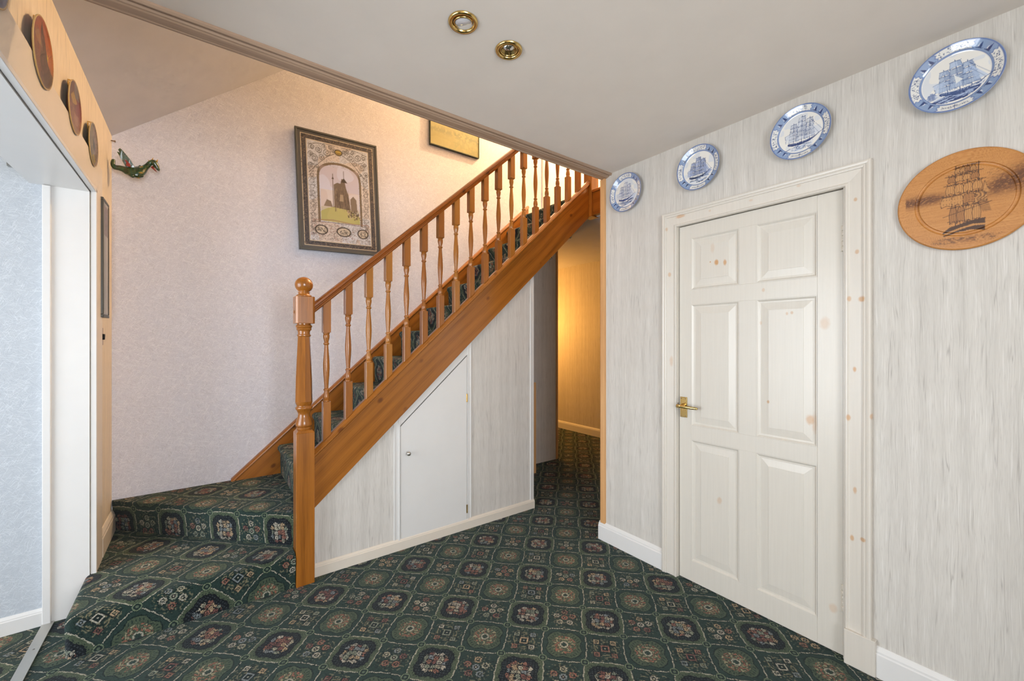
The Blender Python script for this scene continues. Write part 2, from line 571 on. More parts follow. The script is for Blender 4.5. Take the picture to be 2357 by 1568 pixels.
class B:
    """bmesh collector"""
    def __init__(s):
        s.bm = bmesh.new()

    def box(s, x0, x1, y0, y1, z0, z1, bev=0.0, seg=2):
        t = bmesh.new()
        bmesh.ops.create_cube(t, size=1.0)
        for v in t.verts:
            v.co = Vector(((x0 + x1) / 2 + v.co.x * (x1 - x0), (y0 + y1) / 2 + v.co.y * (y1 - y0), (z0 + z1) / 2 + v.co.z * (z1 - z0)))
        if bev:
            bmesh.ops.bevel(t, geom=t.edges[:], offset=bev, segments=seg, affect='EDGES', profile=0.5)
        s.merge(t)
        return s

    def merge(s, t):
        me = bpy.data.meshes.new('tmp')
        t.to_mesh(me)
        t.free()
        s.bm.from_mesh(me)
        bpy.data.meshes.remove(me)

    def prism(s, poly, axis, a, b, bev=0.0, seg=2):
        """poly: 2D points; axis 'x': pts=(y,z); 'y': pts=(x,z); 'z': pts=(x,y)"""
        t = bmesh.new()
        def P(p, h):
            return {'x': (h, p[0], p[1]), 'y': (p[0], h, p[1]), 'z': (p[0], p[1], h)}[axis]
        lo = [t.verts.new(P(p, a)) for p in poly]
        hi = [t.verts.new(P(p, b)) for p in poly]
        k = len(poly)
        t.faces.new(lo)
        t.faces.new(hi[::-1])
        for i in range(k):
            t.faces.new((lo[i], hi[i], hi[(i + 1) % k], lo[(i + 1) % k]))
        bmesh.ops.recalc_face_normals(t, faces=t.faces[:])
        if bev:
            bmesh.ops.bevel(t, geom=t.edges[:], offset=bev, segments=seg, affect='EDGES', profile=0.5)
        s.merge(t)
        return s

    def lathe(s, prof, origin, axis='z', seg=24, cap=True):
        """prof: (r, h) along axis"""
        t = bmesh.new()
        ax = {'z': (Vector((1, 0, 0)), Vector((0, 1, 0)), Vector((0, 0, 1))),
              '-z': (Vector((1, 0, 0)), Vector((0, 1, 0)), Vector((0, 0, -1))),
              '-x': (Vector((0, 1, 0)), Vector((0, 0, 1)), Vector((-1, 0, 0))),
              'x': (Vector((0, 1, 0)), Vector((0, 0, 1)), Vector((1, 0, 0))),
              '-y': (Vector((1, 0, 0)), Vector((0, 0, 1)), Vector((0, -1, 0)))}[axis]
        o = Vector(origin)
        rings = []
        for r, h in prof:
            rings.append([t.verts.new(o + ax[0] * (max(r, 1e-4) * math.cos(2 * math.pi * k / seg)) + ax[1] * (max(r, 1e-4) * math.sin(2 * math.pi * k / seg)) + ax[2] * h) for k in range(seg)])
        for A, C in zip(rings, rings[1:]):
            for k in range(seg):
                t.faces.new((A[k], A[(k + 1) % seg], C[(k + 1) % seg], C[k]))
        if cap:
            t.faces.new(rings[0])
            t.faces.new(rings[-1])
        bmesh.ops.recalc_face_normals(t, faces=t.faces[:])
        s.merge(t)
        return s

    def done(s, name, mat, parent=None, smooth=False, loc=None):
        me = bpy.data.meshes.new(name)
        s.bm.to_mesh(me)
        s.bm.free()
        return link(name, me, mat, parent, smooth, loc)


def autosmooth(o, ang=40):
    me = o.data
    for p in me.polygons:
        p.use_smooth = True
    bm = bmesh.new()
    bm.from_mesh(me)
    for e in bm.edges:
        if len(e.link_faces) == 2 and e.calc_face_angle(0) > math.radians(ang):
            e.smooth = False
    bm.to_mesh(me)
    bm.free()
    return o


def sweep(path, prof, closed=False, plane='x', wall=0.0, sgn=-1):
    """sweep a moulding profile along a polyline lying in a wall plane.
    path: 2D pts (in-plane), prof: (w, t): w to the left of travel, t thickness off the wall.
    plane 'x' -> pts=(y,z) at x=wall+sgn*t ; plane 'y' -> pts=(x,z) at y=wall+sgn*t"""
    bm = bmesh.new()
    n = len(path)
    P = [Vector(p) for p in path]
    rings = []
    for i in range(n):
        if closed or (0 < i < n - 1):
            d0 = (P[i] - P[i - 1]).normalized()
            d1 = (P[(i + 1) % n] - P[i]).normalized()
        elif i == 0:
            d0 = d1 = (P[1] - P[0]).normalized()
        else:
            d0 = d1 = (P[i] - P[i - 1]).normalized()
        n0 = Vector((-d0.y, d0.x))
        n1 = Vector((-d1.y, d1.x))
        m = (n0 + n1)
        m = m / max(m.dot(n0), 1e-6)
        ring = []
        for w_, t_ in prof:
            q = P[i] + m * w_
            ring.append(bm.verts.new((wall + sgn * t_, q.x, q.y) if plane == 'x' else (q.x, wall + sgn * t_, q.y)))
        rings.append(ring)
    k = len(prof)
    pairs = list(zip(range(n - 1), range(1, n))) + ([(n - 1, 0)] if closed else [])
    for a, b in pairs:
        for j in range(k - 1):
            bm.faces.new((rings[a][j], rings[a][j + 1], rings[b][j + 1], rings[b][j]))
    if not closed:
        bm.faces.new(rings[0])
        bm.faces.new(rings[-1][::-1])
    bmesh.ops.recalc_face_normals(bm, faces=bm.faces[:])
    b = B()
    b.merge(bm)
    return b


def carpet_uv(o, nrm, ztop):
    me = o.data
    uv = me.uv_layers.new(name='carpet')
    mw = wloc(o)
    for p in me.polygons:
        nn = Vector((p.normal.x, p.normal.y))
        nv = Vector(nrm) if nrm is not None else (nn.normalized() if nn.length > 0.3 else Vector((0, 0)))
        for li in p.loop_indices:
            c = me.vertices[me.loops[li].vertex_index].co + mw
            k = max(0.0, ztop - c.z)
            uv.data[li].uv = (c.x + nv.x * k, c.y + nv.y * k)


# ------------------------------------------------------------------ dimensions
XL, XR, YB = -0.43, 2.125, 3.414
HC = 2.40
Y0 = -1.8

# ------------------------------------------------------------------ setting: floor, ceilings, walls
b = B()
b.box(-2.4, 4.5, Y0 - .1, 5.7, -0.1, 0.0)
fl = tag(b.done('floor', M['carpet']), kind='structure')
carpet_uv(fl, (0, 0), 0)

b = B(); b.box(XL - .15, XR + .1, Y0, 1.822, HC, 2.60)
tag(b.done('ceiling', M['ceiling']), kind='structure')
# raked ceiling over the stairs
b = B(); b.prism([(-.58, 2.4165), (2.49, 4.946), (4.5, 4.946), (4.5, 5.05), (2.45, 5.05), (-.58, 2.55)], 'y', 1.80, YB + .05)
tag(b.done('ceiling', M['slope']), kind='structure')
# porch ceiling, passage ceiling / landing slab
b = B(); b.box(-2.4, -.58, Y0, 2.95, 2.38, 2.5)
tag(b.done('ceiling', M['ceiling']), kind='structure')
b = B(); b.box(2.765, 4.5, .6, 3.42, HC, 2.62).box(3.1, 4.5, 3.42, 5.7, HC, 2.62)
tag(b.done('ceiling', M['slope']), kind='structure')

# right wall with door opening
DY0, DY1, DZ = .545, 1.288, 1.95
b = B()
b.box(XR, XR + .1, Y0, DY0 - .012, 0, HC).box(XR, XR + .1, DY1 + .012, 1.838, 0, HC).box(XR, XR + .1, DY0 - .012, DY1 + .012, DZ + .01, HC)
tag(b.done('wall_right', M['streak_y']), kind='structure')
# left wall (opening to the porch Y .35 .. 2.85, head 2.06)
OY0, OY1, OZ = .2, 2.85, 2.055
b = B()
b.box(XL - .15, XL, Y0, OY0, 0, 2.56).box(XL - .15, XL, OY0, OY1, OZ, 2.56).box(XL - .15, XL, OY1, YB + .05, 0, 2.56)
tag(b.done('wall_left', M['streak_left']), kind='structure')
# back wall of the stairs
b = B(); b.box(XL - .15, 3.15, YB, YB + .1, 0, HC).box(XL - .15, 2.968, YB, YB + .1, HC, 5.05).box(3.82, 4.5, YB, YB + .1, 2.6, 5.05).box(2.968, 3.82, YB, YB + .1, 4.66, 5.05)
tag(b.done('wall_back', M['fibre']), kind='structure')
# front wall behind the camera, with an unseen opening added for the fill light
b = B()
b.box(-.58, -.35, Y0 - .1, Y0, 0, HC).box(1.45, 2.3, Y0 - .1, Y0, 0, HC).box(-.35, 1.45, Y0 - .1, Y0, 0, .55).box(-.35, 1.45, Y0 - .1, Y0, 2.15, HC)
tag(b.done('wall_front', M['streak_x']), kind='structure')
# upstairs side walls
b = B(); b.box(-.58, 4.5, 1.70, 1.80, 2.62, 5.05).box(4.4, 4.5, 1.70, 3.5, 2.62, 5.05)
tag(b.done('wall_upper', M['cream_paint']), kind='structure')
# passage walls
b = B(); b.box(4.33, 4.45, .6, 5.7, 0, HC)
tag(b.done('wall_passage', M['streak_y']), kind='structure')
b = B(); b.box(2.225, 4.5, .6, .7, 0, HC).box(3.1, 4.5, 5.6, 5.7, 0, HC)
tag(b.done('wall_passage_end', M['streak_x']), kind='structure')
b = B(); b.prism([(2.0, 0), (3.15, 0), (3.15, HC), (2.72, HC), (2.0, 1.70)], 'y', 3.375, 3.384).box(2.765, 3.15, 3.384, 3.412, 0, HC).box(3.05, 3.15, YB + .1, 5.6, 0, HC)
tag(b.done('wall_passage_corner', M['streak_x']), kind='structure')
b = B(); b.box(3.142, 3.168, 3.365, 3.40, 0, HC, .004)
tag(b.done('trim_8', M['pine_pale']), kind='structure')
b = B(); b.box(2.60, 2.655, 3.135, 3.175, 0, .90, .004)
tag(b.done('trim_9', M['pine_pale']), kind='structure')
# porch walls
b = B(); b.box(-2.4, -.58, 2.84, 2.95, 0, 2.4)
tag(b.done('wall_porch', M['fibre_blue']), kind='structure')
b = B(); b.box(-2.4, -2.3, Y0, .2, 0, 2.4).box(-2.4, -2.3, .2, 2.84, 2.2, 2.4).box(-2.4, -.58, Y0 - .1, Y0, 0, 2.4)
tag(b.done('wall_porch_outer', M['white']), kind='structure')

# baseboards
def skirt(name, p0, p1, plane, wall, h, t, mat, sgn=-1, z0=0.0):
    prof = [(0, 0), (0, t), (h * .76, t), (h * .80, t * .82), (h * .86, t * .80), (h * .97, t * .35), (h, t * .2), (h, 0)]
    o = sweep([(p0, z0), (p1, z0)], prof, plane=plane, wall=wall, sgn=sgn).done(name, mat)
    return tag(o, kind='structure')

skirt('baseboard_right', 1.375, 1.853, 'x', XR, .118, .018, M['white'])
skirt('baseboard_right', Y0, .438, 'x', XR, .118, .018, M['white'])
skirt('baseboard_passage', .7, 5.6, 'x', 4.33, .11, .018, M['white'])
b = B(); b.box(XR - .012, XR + .1, 1.838, 1.853, 0, .112, .003)
tag(b.done('baseboard_right_end', M['white']), kind='structure')
skirt('baseboard_porch', -2.3, -.563, 'y', 2.84, .078, .015, M['white'])
skirt('baseboard_left', 3.012, YB, 'x', XL, .125, .018, M['cream_paint'], sgn=1, z0=.18)

# wooden bead on the free end of the right wall
b = B(); b.prism([(1.801, XR - .004), (1.803, XR - .014), (1.835, XR - .014), (1.846, XR - .006), (1.85, XR + .1), (1.838, XR + .1), (1.838, XR - .001), (1.801, XR)], 'z', .113, HC - .022)
bm_pts = None
o = b.done('trim_1', M['pine_pale'])
for v in o.data.vertices:        # profile was written as (y, x)
    v.co.x, v.co.y = v.co.y, v.co.x
o.data.flip_normals()
tag(o, kind='structure')

# stained moulding along the ceiling edge
prof = [(1.752, 2.402), (1.752, 2.392), (1.757, 2.387), (1.763, 2.387), (1.766, 2.391), (1.771, 2.391), (1.777, 2.384), (1.783, 2.383),
        (1.788, 2.380), (1.815, 2.377), (1.819, 2.374), (1.826, 2.374), (1.83, 2.377), (1.83, 2.40), (1.822, 2.402)]
b = B(); b.prism(prof, 'x', XL, XR + .004)
tag(b.done('trim_2', M['trim_wood']), kind='structure')
b = B(); b.box(XL, 2.77, 1.80, 1.8225, HC, 2.62)
tag(b.done('trim_3', M['cream_paint']), kind='structure')

# ------------------------------------------------------------------ porch opening: lining + architrave
b = B()
b.box(XL - .152, XL - .004, OY1 - .018, OY1 + .002, 0, OZ).box(XL - .2, XL - .004, OY0, OY1 + .002, OZ - .018, OZ + .002)
b.box(XL - .001, XL + .0195, OY1 - .014, OY1 + .0028, 0, OZ, .0015, 1).box(XL - .001, XL + .0195, OY0, OY1 + .0028, OZ - .014, OZ + .0028, .0015, 1)
tag(b.done('trim_4', M['white']), kind='structure')
b = B(); b.box(XL - .158, XL - .13, OY1 - .03, OY1 - .016, 0, OZ - .02, .003)
tag(b.done('trim_5', M['white']), kind='structure')
aprof = [(0.0, 0.0), (0.0, 0.017), (0.003, 0.018), (0.140, 0.018), (0.150, .014), (0.155, .010), (0.155, 0.0)]
b = sweep([(OY1 + .003, 0), (OY1 + .003, OZ + .003), (OY0 - .003, OZ + .003), (OY0 - .003, 0)], [(-p, t) for p, t in aprof], plane='x', wall=XL, sgn=1)
tag(b.done('trim_6', M['cream_paint']), kind='structure')
b = B(); b.box(-.590, -.550, 0.2, 2.835, 0.0, 0.006, .002)
o = b.done('threshold_strip', M['alu'])
tag(o, 'metal carpet threshold strip on the floor across the porch opening', 'threshold strip')
# screws of the strip
for yy in (2.62, 2.2):
    B().lathe([(0.004, 0), (0.0035, .0012), (0.0, .0016)], (-.57, yy, .006), 'z', 12).done('screw', M['steel'], o, True)

# door closer fixed in the porch
dc = thing('door_closer', (-.655, 2.70, 2.10), 'grey metal door closer arm at the far left under the opening head', 'door closer')
B().lathe([(.010, 0), (.015, .004), (.015, .20), (.010, .206)], (-.655, 2.68, 2.10), '-y', 20).done('cylinder', M['steel'], dc, True)
B().box(-.66, -.628, 2.675, 2.70, 2.055, 2.115, .003).done('bracket', M['steel'], dc)

# ------------------------------------------------------------------ white panelled door (door_1)
KN_D = [(1.08, 1.722, .012, .016, .9), (1.036, 1.715, .009, .017, .8), (1.112, 1.729, .004, .004, 1.0), (.612, 1.389, .02, .03, .35),
        (.756, 1.439, .006, .009, .5), (.736, 1.442, .006, .008, .5), (.835, 1.027, .007, .009, .7), (.668, .967, .018, .024, .6),
        (.65, .955, .012, .05, .3), (1.064, .489, .014, .02, .35), (.583, .184, .016, .022, .3), (.854, 1.556, .008, .01, .4),
        (.868, 1.40, .006, .01, .3), (1.10, 1.80, .012, .03, .2)]
M['door'] = mat_knotty('painted_knotty_door', [(k[0] - .915,) + k[1:] for k in KN_D], (213, 207, 196))
KN_A = [(1.331, 1.688, .010, .014, .5), (1.347, 1.946, .008, .012, .4), (1.265, 2.0, .03, .010, .6), (.502, 1.885, .007, .009, .6),
        (.497, 1.674, .008, .010, .6), (.522, 1.486, .008, .012, .6), (.482, 1.482, .012, .013, .8), (.505, 1.2, .007, .012, .8),
        (.525, 1.001, .008, .014, .7), (.45, 1.016, .006, .012, .6), (.504, .71, .007, .016, .6), (.513, .514, .008, .014, .7),
        (.478, .522, .010, .010, .7), (.90, 1.99, .010, .006, .3), (1.10, 1.99, .008, .006, .3), (.70, 2.0, .01, .006, .3), (1.32, 1.2, .012, .03, .35)]
M['arch'] = mat_knotty('painted_knotty_architrave', KN_A, (214, 207, 196))

door = thing('door_1', (XR + .01, .915, 0), None, None, kind='structure')
DX0, DX1 = XR + .010, XR + .048
D0, D1 = DY0 + .003, DY1 - .003
colsY = [(.639, .886), (.966, 1.216)]
rowsZ = [(.116, .774), (.853, 1.512), (1.593, 1.875)]
for (ya, yb) in ((D0, .639), (1.216, D1)):
    B().box(DX0, DX1, ya, yb, .004, DZ - .004, .0012, 1).done('stile', M['door'], door)
for (za, zb) in rowsZ:
    B().box(DX0, DX1, .886, .966, za, zb, .0008, 1).done('muntin', M['door'], door)
for (za, zb) in ((.004, .116), (.774, .853), (1.512, 1.593), (1.875, DZ - .004)):
    B().box(DX0, DX1, .639, 1.216, za, zb, .0008, 1).done('rail', M['door'], door)
for (ya, yb) in colsY:
    for (za, zb) in rowsZ:
        # ovolo + raised & fielded panel, swept inward
        prof = [(0.0, 0.0), (0.003, 0.0), (0.008, .005), (0.011, .0075), (0.018, .0078), (.0185, .0084), (.052, .0045), (.0525, .0030)]
        b = sweep([(ya, za), (yb, za), (yb, zb), (ya, zb)], prof, closed=True, plane='x', wall=DX0, sgn=1)
        t = bmesh.new()
        i_ = .0525
        vs = [t.verts.new((DX0 + .003, y, z)) for y, z in ((ya + i_, za + i_), (yb - i_, za + i_), (yb - i_, zb - i_), (ya + i_, zb - i_))]
        t.faces.new(vs[::-1])
        b.merge(t)
        b.done('panel', M['door'], door)
B().box(DX1 - .004, DX1 + .002, D0 + .01, D1 - .01, .01, DZ - .02).done('backing', M['door'], door)
for zz in (1.795, .30):
    h = B().box(DX0 - .004, DX0 + .004, D0 - .004, D0 + .008, zz - .108, zz, .0).done('hinge', M['hinge'], door)
    for k in range(5):
        B().lathe([(.0045, 0), (.0055, .001), (.0055, .0195), (.0045, .0205)], (DX0 - .005, D0 - .001, zz - .108 + .0215 * k), 'z', 12).done('knuckle', M['hinge'], h, True)
# lever handle
hp = B().box(DX0 - .006, DX0, 1.238, 1.278, .892, 1.004, .002).done('handle_plate', M['brass'], door)
for yy in (1.246, 1.270):
    for zz in (.900, .996):
        B().lathe([(.003, 0), (.003, .001), (.001, .0015)], (DX0 - .006, yy, zz), '-x', 10).done('screw', M['bronze'], hp, True)
b = B(); b.lathe([(.011, 0), (.011, .004), (.008, .01), (.007, .03), (.0085, .04), (.0085, .046), (.004, .049)], (DX0 - .006, 1.258, .958), '-x', 20)
t = bmesh.new()
N_ = 14
rings = []
for k in range(N_ + 1):
    f = k / N_
    y = 1.274 - f * .112
    x = DX0 - .047 + .012 * f * f
    z = .957 - .004 * f
    rr = .0095 * (1 - .25 * f) * (1.0 if k < N_ else .7)
    ry = .0075 * (1 - .15 * f)
    rings.append([t.verts.new((x + ry * math.cos(a_), y, z + rr * math.sin(a_))) for a_ in [2 * math.pi * q / 12 for q in range(12)]])
for A_, C_ in zip(rings, rings[1:]):
    for q in range(12):
        t.faces.new((A_[q], A_[(q + 1) % 12], C_[(q + 1) % 12], C_[q]))
t.faces.new(rings[0]); t.faces.new(rings[-1])
bmesh.ops.recalc_face_normals(t, faces=t.faces[:])
b.merge(t)
b.done('lever', M['brass'], hp, True)

# door lining + architrave
b = B()
b.box(XR - .002, XR + .1, DY1, DY1 + .014, 0, DZ).box(XR - .002, XR + .1, DY0 - .014, DY0, 0, DZ).box(XR - .002, XR + .1, DY0 - .014, DY1 + .014, DZ, DZ + .012)
b.box(DX1, DX1 + .012, DY0, DY1, DZ - .012, DZ)
lining = b.done('trim_7', M['arch'])
tag(lining, kind='structure')
aprof = [(0.0, 0.0), (0.0, .013), (.003, .017), (.009, .017), (.012, .013), (.016, .012), (.058, .016), (.0585, .020), (.064, .022), (.070, .021), (.0705, .024),
         (.078, .026), (.084, .024), (.086, .018), (.086, 0.0)]
b = sweep([(DY1 + .002, 0), (DY1 + .002, DZ - .002), (DY0 - .008, DZ - .002), (DY0 - .008, .137)], [(-w_, t_) for w_, t_ in aprof], plane='x', wall=XR, sgn=-1)
b.box(XR - .028, XR, .438, .537, 0, .140, .002, 1)
tag(b.done('trim_10', M['arch']), kind='structure')
# strike plate on the lining
B().box(XR - .003, XR + .004, DY1 - .002, DY1 + .001, .945, .97).done('latch', M['bronze'], door)

# ------------------------------------------------------------------ panelling below the stairs with its cupboard door
SB = lambda x: .394 + .907 * (x - .503)          # underside of the outer string
WY = 2.505
P_ = [(.495, 0), (2.093, 0), (2.093, SB(2.093) + .02), (.495, SB(.495) + .02)]
hole = [(.998, .058), (1.485, .058), (1.485, 1.212), (.998, .775)]
b = B()
b.prism([(.495, 0), (.998, 0), (.998, SB(.998) + .02), (.495, SB(.495) + .02)], 'y', WY, WY + .03)
b.prism([(1.485, 0), (2.093, 0), (2.093, SB(2.093) + .02), (1.485, SB(1.485) + .02)], 'y', WY, WY + .03)
b.prism([(.998, .779), (1.485, 1.216), (1.485, SB(1.485) + .02), (.998, SB(.998) + .02)], 'y', WY, WY + .03)
b.box(.998, 1.485, WY, WY + .03, 0, .055)
b.box(2.063, 2.093, WY + .03, 3.374, 0, 1.72)
tag(b.done('wall_cupboard', M['streak_x']), kind='structure')
skirt('baseboard_cupboard', .495, 2.094, 'y', WY, .07, .014, M['cream_paint'])
# white trims around the small door
b = B()
b.box(.956, .966, WY - .008, WY, .07, SB(.961) + .01, .002).box(.966, .986, WY - .005, WY, .07, SB(.975) + .01).box(.986, .998, WY - .010, WY, .06, SB(.99) + .01, .002)
b.box(1.487, 1.493, WY - .009, WY, .06, SB(1.49) + .01, .002).box(1.493, 1.508, WY - .005, WY, .07, SB(1.5) + .01).box(1.508, 1.518, WY - .008, WY, .07, SB(1.513) + .01, .002)
b.prism([(.998, .781), (1.487, 1.220), (1.487, SB(1.487) + .02), (.998, SB(.998) + .02)], 'y', WY - .006, WY)
tag(b.done('trim_11', M['white']), kind='structure')
b = B(); b.box(2.056, 2.064, WY - .008, WY, .065, SB(2.06) + .01, .002).box(2.064, 2.093, WY - .004, WY, .065, SB(2.08) + .01, .001)
tag(b.done('trim_12', M['white']), kind='structure')
d2 = thing('door_2', (1.24, WY, .06), None, None, kind='structure')
B().prism([(1.001, .060), (1.483, .060), (1.483, 1.206), (1.001, .773)], 'y', WY - .006, WY + .012, .0015, 1).done('door_panel', M['cream_door'] if 'cream_door' in M else M['white'], d2)
B().lathe([(.007, 0), (.007, .003), (.004, .005), (.0035, .012), (.008, .016), (.0125, .021), (.014, .027), (.0125, .033), (.007, .037), (.001, .038)], (1.044, WY - .006, .602), '-y', 24).done('knob', M['chrome'], d2, True)
for zz in (.886, .111):
    B().box(1.478, 1.490, WY - .0075, WY - .004, zz, zz + .058, .0008, 1).lathe([(.003, 0), (.003, .058)], (1.484, WY - .009, zz), 'z', 10).done('hinge', M['brass'], d2)

# ------------------------------------------------------------------ staircase
ST = thing('staircase', (.447, 2.487, 0), 'carpeted wooden staircase with turned orange pine balustrade rising to the right', 'staircase')
STX, STY = .447, 2.487

def step(poly, z0, z1, nrm, bev=.024, nose=(0,)):
    t = bmesh.new()
    lo = [t.verts.new((p[0], p[1], z0)) for p in poly]
    hi = [t.verts.new((p[0], p[1], z1)) for p in poly]
    k = len(poly)
    t.faces.new(lo[::-1]); top = t.faces.new(hi)
    for i in range(k):
        t.faces.new((lo[i], lo[(i + 1) % k], hi[(i + 1) % k], hi[i]))
    bmesh.ops.recalc_face_normals(t, faces=t.faces[:])
    want = [frozenset((hi[i], hi[(i + 1) % k])) for i in nose]
    ed = [e for e in top.edges if frozenset(e.verts) in want] + [e for e in t.edges if abs(e.verts[0].co.z - e.verts[1].co.z) > .05 and e.verts[0].co.y < 2.46 and e.verts[0].co.x < -.4]
    bmesh.ops.bevel(t, geom=ed, offset=bev, segments=5, affect='EDGES', profile=0.5)
    zt = z1
    for v in t.verts:            # undercut below the nosing
        if v.co.z < z0 + .02:
            cx_, cy_ = nrm
            v.co.x -= cx_ * .018
            v.co.y -= cy_ * .018
    b = B(); b.merge(t)
    o = b.done('carpeted_step', M['carpet'], ST, True)
    autosmooth(o, 60)
    carpet_uv(o, nrm, z1)
    return o

s2_ = math.sqrt(.5)
step([(-.452, 2.438), (.399, 2.438), (.399, 2.535), (.47, 2.535), (.47, YB), (XL + .001, YB), (XL + .001, 2.86), (-.452, 2.86)], 0.0, .18, (0, -1), .03, (0, 7))
step([(XL + .002, 3.405), (.400, 2.537), (.47, 2.537), (.47, YB - .001), (XL + .002, YB - .001)], .17, .36, (-s2_, -s2_), .02)
for k in range(3, 14):
    xn = .436 + (k - 3) * .2265
    zt = .566 + (k - 3) * .207
    xb = xn + .2265 + .05 if k < 13 else 2.79
    pts = [(xn + .020, zt - .206), (xn + .016, zt - .06)]
    for a_ in range(0, 7):
        an = math.radians(200 - a_ * 110 / 6)
        pts.append((xn + .024 + .024 * math.cos(an), zt - .024 + .024 * math.sin(an)))
    pts += [(xb, zt), (xb, zt - .03), (xn + .05, zt - .03), (xn + .034, zt - .206)]
    b = B(); b.prism(pts, 'y', 2.516, 3.384)
    o = b.done('carpeted_step', M['carpet'], ST, True)
    autosmooth(o, 35)
    carpet_uv(o, (-1, 0), zt)

b = B(); b.box(2.79, 4.40, 1.84, 3.396, 2.62, 2.636)
o = b.done('landing_carpet', M['carpet'], ST)
carpet_uv(o, (0, 0), 2.636)

# strings
SLO, SRA = .907, .897
xt = 2.70
b = B()
b.prism([(.492, SB(.492)), (xt, SB(xt)), (xt, SB(xt) + .287), (.492, SB(.492) + .287)], 'y', 2.480, 2.514, .0015, 1)
b.done('outer_string', M['pine_s'], ST)
b = B(); b.prism([(.62, SB(.62) - .006), (2.765, SB(2.765) - .006), (2.765, SB(2.765) + .002), (.62, SB(.62) + .002)], 'y', 2.515, 3.375)
b.done('soffit_board', M['cream_paint'], ST)
# moulded capping over the string, following the slope
def raking(name, mat, x0, x1, zf, slope, prof, vend=True):
    t = bmesh.new()
    r0 = [t.verts.new((x0, y, zf(x0) + dz)) for y, dz in prof]
    r1 = [t.verts.new((x1, y, zf(x1) + dz)) for y, dz in prof]
    k = len(prof)
    for i in range(k):
        t.faces.new((r0[i], r0[(i + 1) % k], r1[(i + 1) % k], r1[i]))
    t.faces.new(r0); t.faces.new(r1)
    bmesh.ops.recalc_face_normals(t, faces=t.faces[:])
    b = B(); b.merge(t)
    return b.done(name, mat, ST)

CT = lambda x: SB(x) + .325
raking('string_capping', M['pine_s'], .492, xt, lambda x: SB(x), SLO,
       [(2.474, .280), (2.466, .288), (2.466, .300), (2.471, .305), (2.471, .310), (2.476, .316), (2.482, .325), (2.508, .325), (2.516, .316), (2.524, .305), (2.526, .288), (2.518, .280)])
RZ = lambda x: 1.462 + SRA * (x - .49)
raking('handrail', M['pine_rail'], .488, 2.72, RZ, SRA,
       [(2.476, .0), (2.470, .006), (2.467, .016), (2.4725, .021), (2.4725, .026), (2.465, .033), (2.466, .046), (2.474, .056), (2.487, .061), (2.503, .061),
        (2.516, .056), (2.524, .046), (2.525, .033), (2.5175, .026), (2.5175, .021), (2.523, .016), (2.520, .006), (2.514, .0)])
IT = lambda x: .374 + .911 * (x - .178)
b = B(); b.prism([(.178, .352), (.178, .374), (2.76, IT(2.76)), (2.76, IT(2.76) - .30), (.52, .352)], 'y', 3.385, YB, 0)
b.done('inner_string', M['pine_s'], ST)
raking('string_moulding', M['pine_s'], .160, 2.762, IT, .911,
       [(3.380, -.016), (3.376, -.010), (3.378, .0), (3.386, .010), (3.396, .014), (YB, .016), (YB, -.016)])
b = B(); b.box(2.762, 2.968, 3.396, YB, 2.636, 2.735, .004)
tag(b.done('baseboard_landing', M['white']), kind='structure')

# newel post
b = B()
b.box(.402, .492, 2.442, 2.532, 0, .818, .0015, 1)
t = bmesh.new()      # pyramid shoulder
def frust(t, cx, cy, h0, s0, h1, s1):
    lo = [t.verts.new((cx + a * s0, cy + c * s0, h0)) for a, c in ((-1, -1), (1, -1), (1, 1), (-1, 1))]
    hi = [t.verts.new((cx + a * s1, cy + c * s1, h1)) for a, c in ((-1, -1), (1, -1), (1, 1), (-1, 1))]
    for i in range(4):
        t.faces.new((lo[i], lo[(i + 1) % 4], hi[(i + 1) % 4], hi[i]))
    t.faces.new(hi)
frust(t, STX, STY, .818, .045, .831, .034)
b.merge(t)
newel = b.done('newel_post', M['pine_z'], ST)
prof = [(.034, .829), (.037, .836), (.037, .842), (.034, .846), (.040, .853), (.0415, .862), (.038, .880), (.031, .900), (.0285, .915), (.031, .926), (.034, .932), (.036, .937),
        (.041, .943), (.0425, .949), (.041, .955), (.037, .959), (.036, .963), (.041, .975), (.0425, .984)]
b = B(); b.lathe(prof, (STX, STY, 0), 'z', 36)
b.lathe([(.0425, .984), (.0415, 1.02), (.040, 1.10), (.036, 1.20), (.032, 1.29), (.0305, 1.325), (.030, 1.337)], (STX, STY, 0), 'z', 8)
b.lathe([(.031, 1.337), (.034, 1.341), (.034, 1.346), (.030, 1.350), (.029, 1.358), (.031, 1.368), (.036, 1.373), (.038, 1.379), (.036, 1.384), (.039, 1.387), (.041, 1.392), (.040, 1.397), (.034, 1.402), (.034, 1.408)], (STX, STY, 0), 'z', 36)
o = b.done('turned_shaft', M['pine_z'], newel, True); autosmooth(o, 25)
b = B(); t = bmesh.new()
pts8 = []
hs, ch = .0475, .010
for sx_, sy_ in ((1, 1), (-1, 1), (-1, -1), (1, -1)):
    pass
oc = [(hs, -hs + ch), (hs, hs - ch), (hs - ch, hs), (-hs + ch, hs), (-hs, hs - ch), (-hs, -hs + ch), (-hs + ch, -hs), (hs - ch, -hs)]
b.prism([(STX + x, STY + y) for x, y in oc], 'z', 1.408, 1.554, .002, 2)
b.lathe([(.006, 0), (.009, .001), (.006, .003)], (STX - hs, STY, 1.47), '-x', 12)
b.done('newel_block', M['pine_z'], newel)
prof = [(.036, 1.552), (.038, 1.556), (.038, 1.562), (.030, 1.566), (.027, 1.571), (.028, 1.577), (.032, 1.579)]
for k in range(13):
    a_ = math.radians(-62 + k * 152 / 12)
    prof.append((.0455 * math.cos(a_), 1.619 + .0435 * math.sin(a_)))
B().lathe(prof, (STX, STY, 0), 'z', 40).done('ball_finial', M['pine_z'], newel, True)

